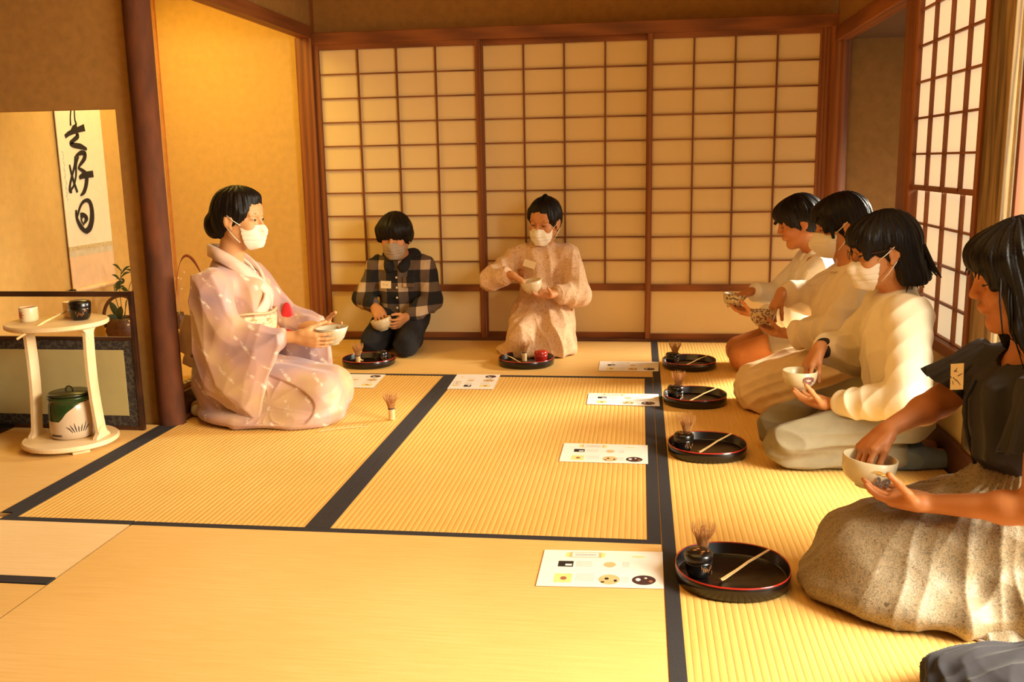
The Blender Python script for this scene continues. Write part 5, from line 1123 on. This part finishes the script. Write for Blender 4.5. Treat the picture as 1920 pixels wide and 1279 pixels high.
def boy_plaid():
    s = .88; root = person((.535, -.22, 0), -PI/2, 'kneeling boy in black and cream checked jacket and black trousers, grey mask'); H = H_(pitch=.18, o=(.085, 0, .622))
    L = ((.0, .135, .445), (.05, .185, .265), (.205, .070, .195)); Rr = ((.0, -.135, .445), (.06, -.195, .280), (.195, -.095, .245))
    arms = [arm_from('l', *L, ((.85, -.35, -.30), (.05, -.95, .2), True, [.35, .4, .45, .5], .85, (.6, .5, .2), .4), .003), arm_from('r', *Rr, dip(.85, (.62, .45, -.45), (-.3, .25, -.9), .3), .003)]
    body_finish(root, s, H, skin_warm, arms); face_bits(root, H, skin_warm, lips=False, brows=False); hair(root, H, 'bowlcut', 8, .0036); mask(root, H, mask_grey, loops=False)
    j = upper(root, 'jacket', plaid_mat(), s, L, Rr, 0, .125, .115, 61, .005, amp=.0045, sl=(.070, .066, .052), cuff=.03, sh_r=.066, sh=.130)
    blk = plain('black_knit', (.012, .011, .012), .95, bmp=.3)
    v = Vol((-.13, -.17, .38), (.18, .17, .58), .004); v.rc((-.045, -.06, .500), (-.045, .06, .500), .040, .040, .03); v.rc((-.04, .070, .500), (.098, .038, .452), .038, .028, .03); v.rc((-.04, -.070, .500), (.098, -.038, .452), .038, .028, .03); sdf_obj('hood', v.mesh(), blk, j)
    m = MB()
    for z, x in ((.400, .118), (.345, .120), (.290, .120), (.235, .124), (.180, .128)):
        m = MB(); m.lathe([(0, 0), (.005, 0), (.006, .0015), (.004, .003), (0, .003)], 14); m.build('button', plain('button', (.75, .65, .5), .4), j, loc=(x, .006, z), rot=(0, PI/2, 0))
    v = Vol((.06, .015, .33), (.17, .12, .43), .003); v.box((.108, .070, .375), (.008, .032, .030), .004, .0); sdf_obj('chest_pocket', v.mesh(), plaid_mat(), j)
    label_tag(j, (.126, -.052, .362), (1, -.2, .12), (0, 0, 1), .062, .040, 3, 5)
    trousers(root, 'trousers', plain('black_trouser_cloth', (.008, .007, .009), .9), s, .105, 62, full=1.08, res=.005)
    bowl((.535-.028, -.22-.285, .140), bowl_mat('cream_bowl', (.66, .52, .30)), 'cream tea bowl held low by the boy in checked jacket', r=.056, h=.064, tilt=(.04, -.26, 0))
    return root
boy_plaid()
def girl_dress():
    s = 1.0; root = person((1.325, -.205, 0), -PI/2, 'kneeling girl in peach floral long-sleeved dress and white mask, hair tied back'); H = H_(yaw=-.30, pitch=.24, roll=-.10, o=(.050, .015, .690))
    L = ((.0, .14, .50), (.07, .195, .300), (.205, .075, .322)); Rr = ((.0, -.14, .50), (.11, -.275, .385), (.225, -.140, .425))
    arms = [arm_from('l', *L, ((.35, -.90, .05), (.35, .1, .9), True, [.3, .3, .35, .4], .95, (.2, .6, .8), .3), .003), arm_from('r', *Rr, dip(.90, (.12, .85, -.50), (.1, -.4, -.9), .30), .003)]
    body_finish(root, s, H, skin_warm, arms, extra=seiza_body(.82)); face_bits(root, H, skin_warm, lips=False, brows=True); hair(root, H, 'tied', 9, .0036); mask(root, H, mask_white)
    fl = floral('peach_floral', [(.42, .20, .08), (.66, .40, .20), (.74, .52, .32), (.52, .26, .13), (.74, .52, .34)], 60, [.30, .42, .52, .60, .68], .85, .2)
    v = Vol((-.22, -.34, -.01), (.42, .32, .60), .005)
    v.rc((.0, 0, .28), (.01, 0, .45), .115, .108, .05, ((1, 0, 0), .86)); v.rc((0, -.12, .505), (0, .12, .505), .056, .056, .05); v.rc((.0, 0, .52), (.006, 0, .572), .068, .055, .03); v.cut((.01, 0, .578), (.3, 0, 1), .008)
    v.cc((.035, 0, .0), (.01, 0, .34), .190, .112, .06, .01, ((0, 1, 0), .95)); v.rc((.02, -.07, .17), (.275, -.085, .085), .105, .086, .06); v.rc((.02, .07, .17), (.255, .085, .085), .105, .086, .06); v.ell((.17, -.02, .02), (.19, .215, .05), .05)
    for (S, E, Wv) in (L, Rr):
        Wc = cuffline(E, Wv, .028); v.rc(S, E, .060, .066, .035); v.rc(E, cuffline(E, Wc, .03), .066, .050, .02); v.cc(cuffline(E, Wc, .035), cuffline(E, Wc, .012), .046, .034, .012, .006); v.cc(cuffline(E, Wc, .012), Wc, .034, .048, .006, .003)
    v.cut((0, 0, .004), (0, 0, -1))
    d = sdf_obj('dress', v.mesh(lambda V: folds(71, .0045, 17, (0, 0, 1), 3)(V)+.0035*np.sin(np.arctan2(V[:, 1], V[:, 0]-.03)*18+V[:, 2]*5)*np.clip((.34-V[:, 2])/.2, 0, 1)), fl, root)
    label_tag(d, (.128, -.058, .470), (1, -.12, .10), (.0, .30, 1), .066, .038)
    bowl((1.325-.028, -.205-.24, .332), bowl_mat('cream_bowl2', (.70, .56, .34)), 'cream tea bowl held chest high by the girl in floral dress', r=.056, h=.066, tilt=(.10, -.16, 0))
    return root
girl_dress()

# ------------------------------------------------------------ loose things on the floor
v = Vol((-.26, -.22, -.01), (.30, .20, .16), .004)
v.ell((.02, 0, .045), (.145, .12, .060), .03); v.rc((-.09, .02, .06), (.10, .07, .07), .032, .030, .03); v.rc((-.07, -.06, .05), (.12, -.04, .075), .035, .03, .03); v.rc((-.15, -.03, .02), (-.06, -.02, .035), .018, .03, .03); v.rc((.10, .07, .07), (.20, -.02, .10), .035, .030, .03); v.rc((-.05, .08, .03), (-.17, -.05, .012), .02, .010, .03)
v.cut((0, 0, .002), (0, 0, -1)); V_, F_ = v.mesh(folds(81, .0065, 30, (1, .6, 0), 3.2))
bu = obj('folded_jacket', raw_mesh('folded_jacket', V_, F_, plain('navy_black_cloth', (.020, .017, .022), .9, sheen=.1, var=.15, bmp=.3, bscale=50), True), None, (2.505, -3.600, .001)); tag(bu, 'crumpled dark jacket lying on the mat at the lower right corner', 'jacket')
ch = tag(empty('key_ring', (2.345, -.715, .0016)), 'small metal ring with silver charm on the mat by the shorts boy', 'key ring')
met = plain('brass_ring', (.35, .24, .12), .3, metal=.9); m = MB(); m.tube([(.016*math.cos(a)-.012, .012*math.sin(a), .002) for a in np.linspace(0, 2*PI, 20)[:-1]], .0016, 6, closed=True); m.build('ring', met, ch, smooth=True)
m = MB(); m.box(.006, .040, -.010, .012, .0, .006, .0025); m.build('charm', plain('silver_charm', (.75, .74, .72), .25, metal=.7), ch)
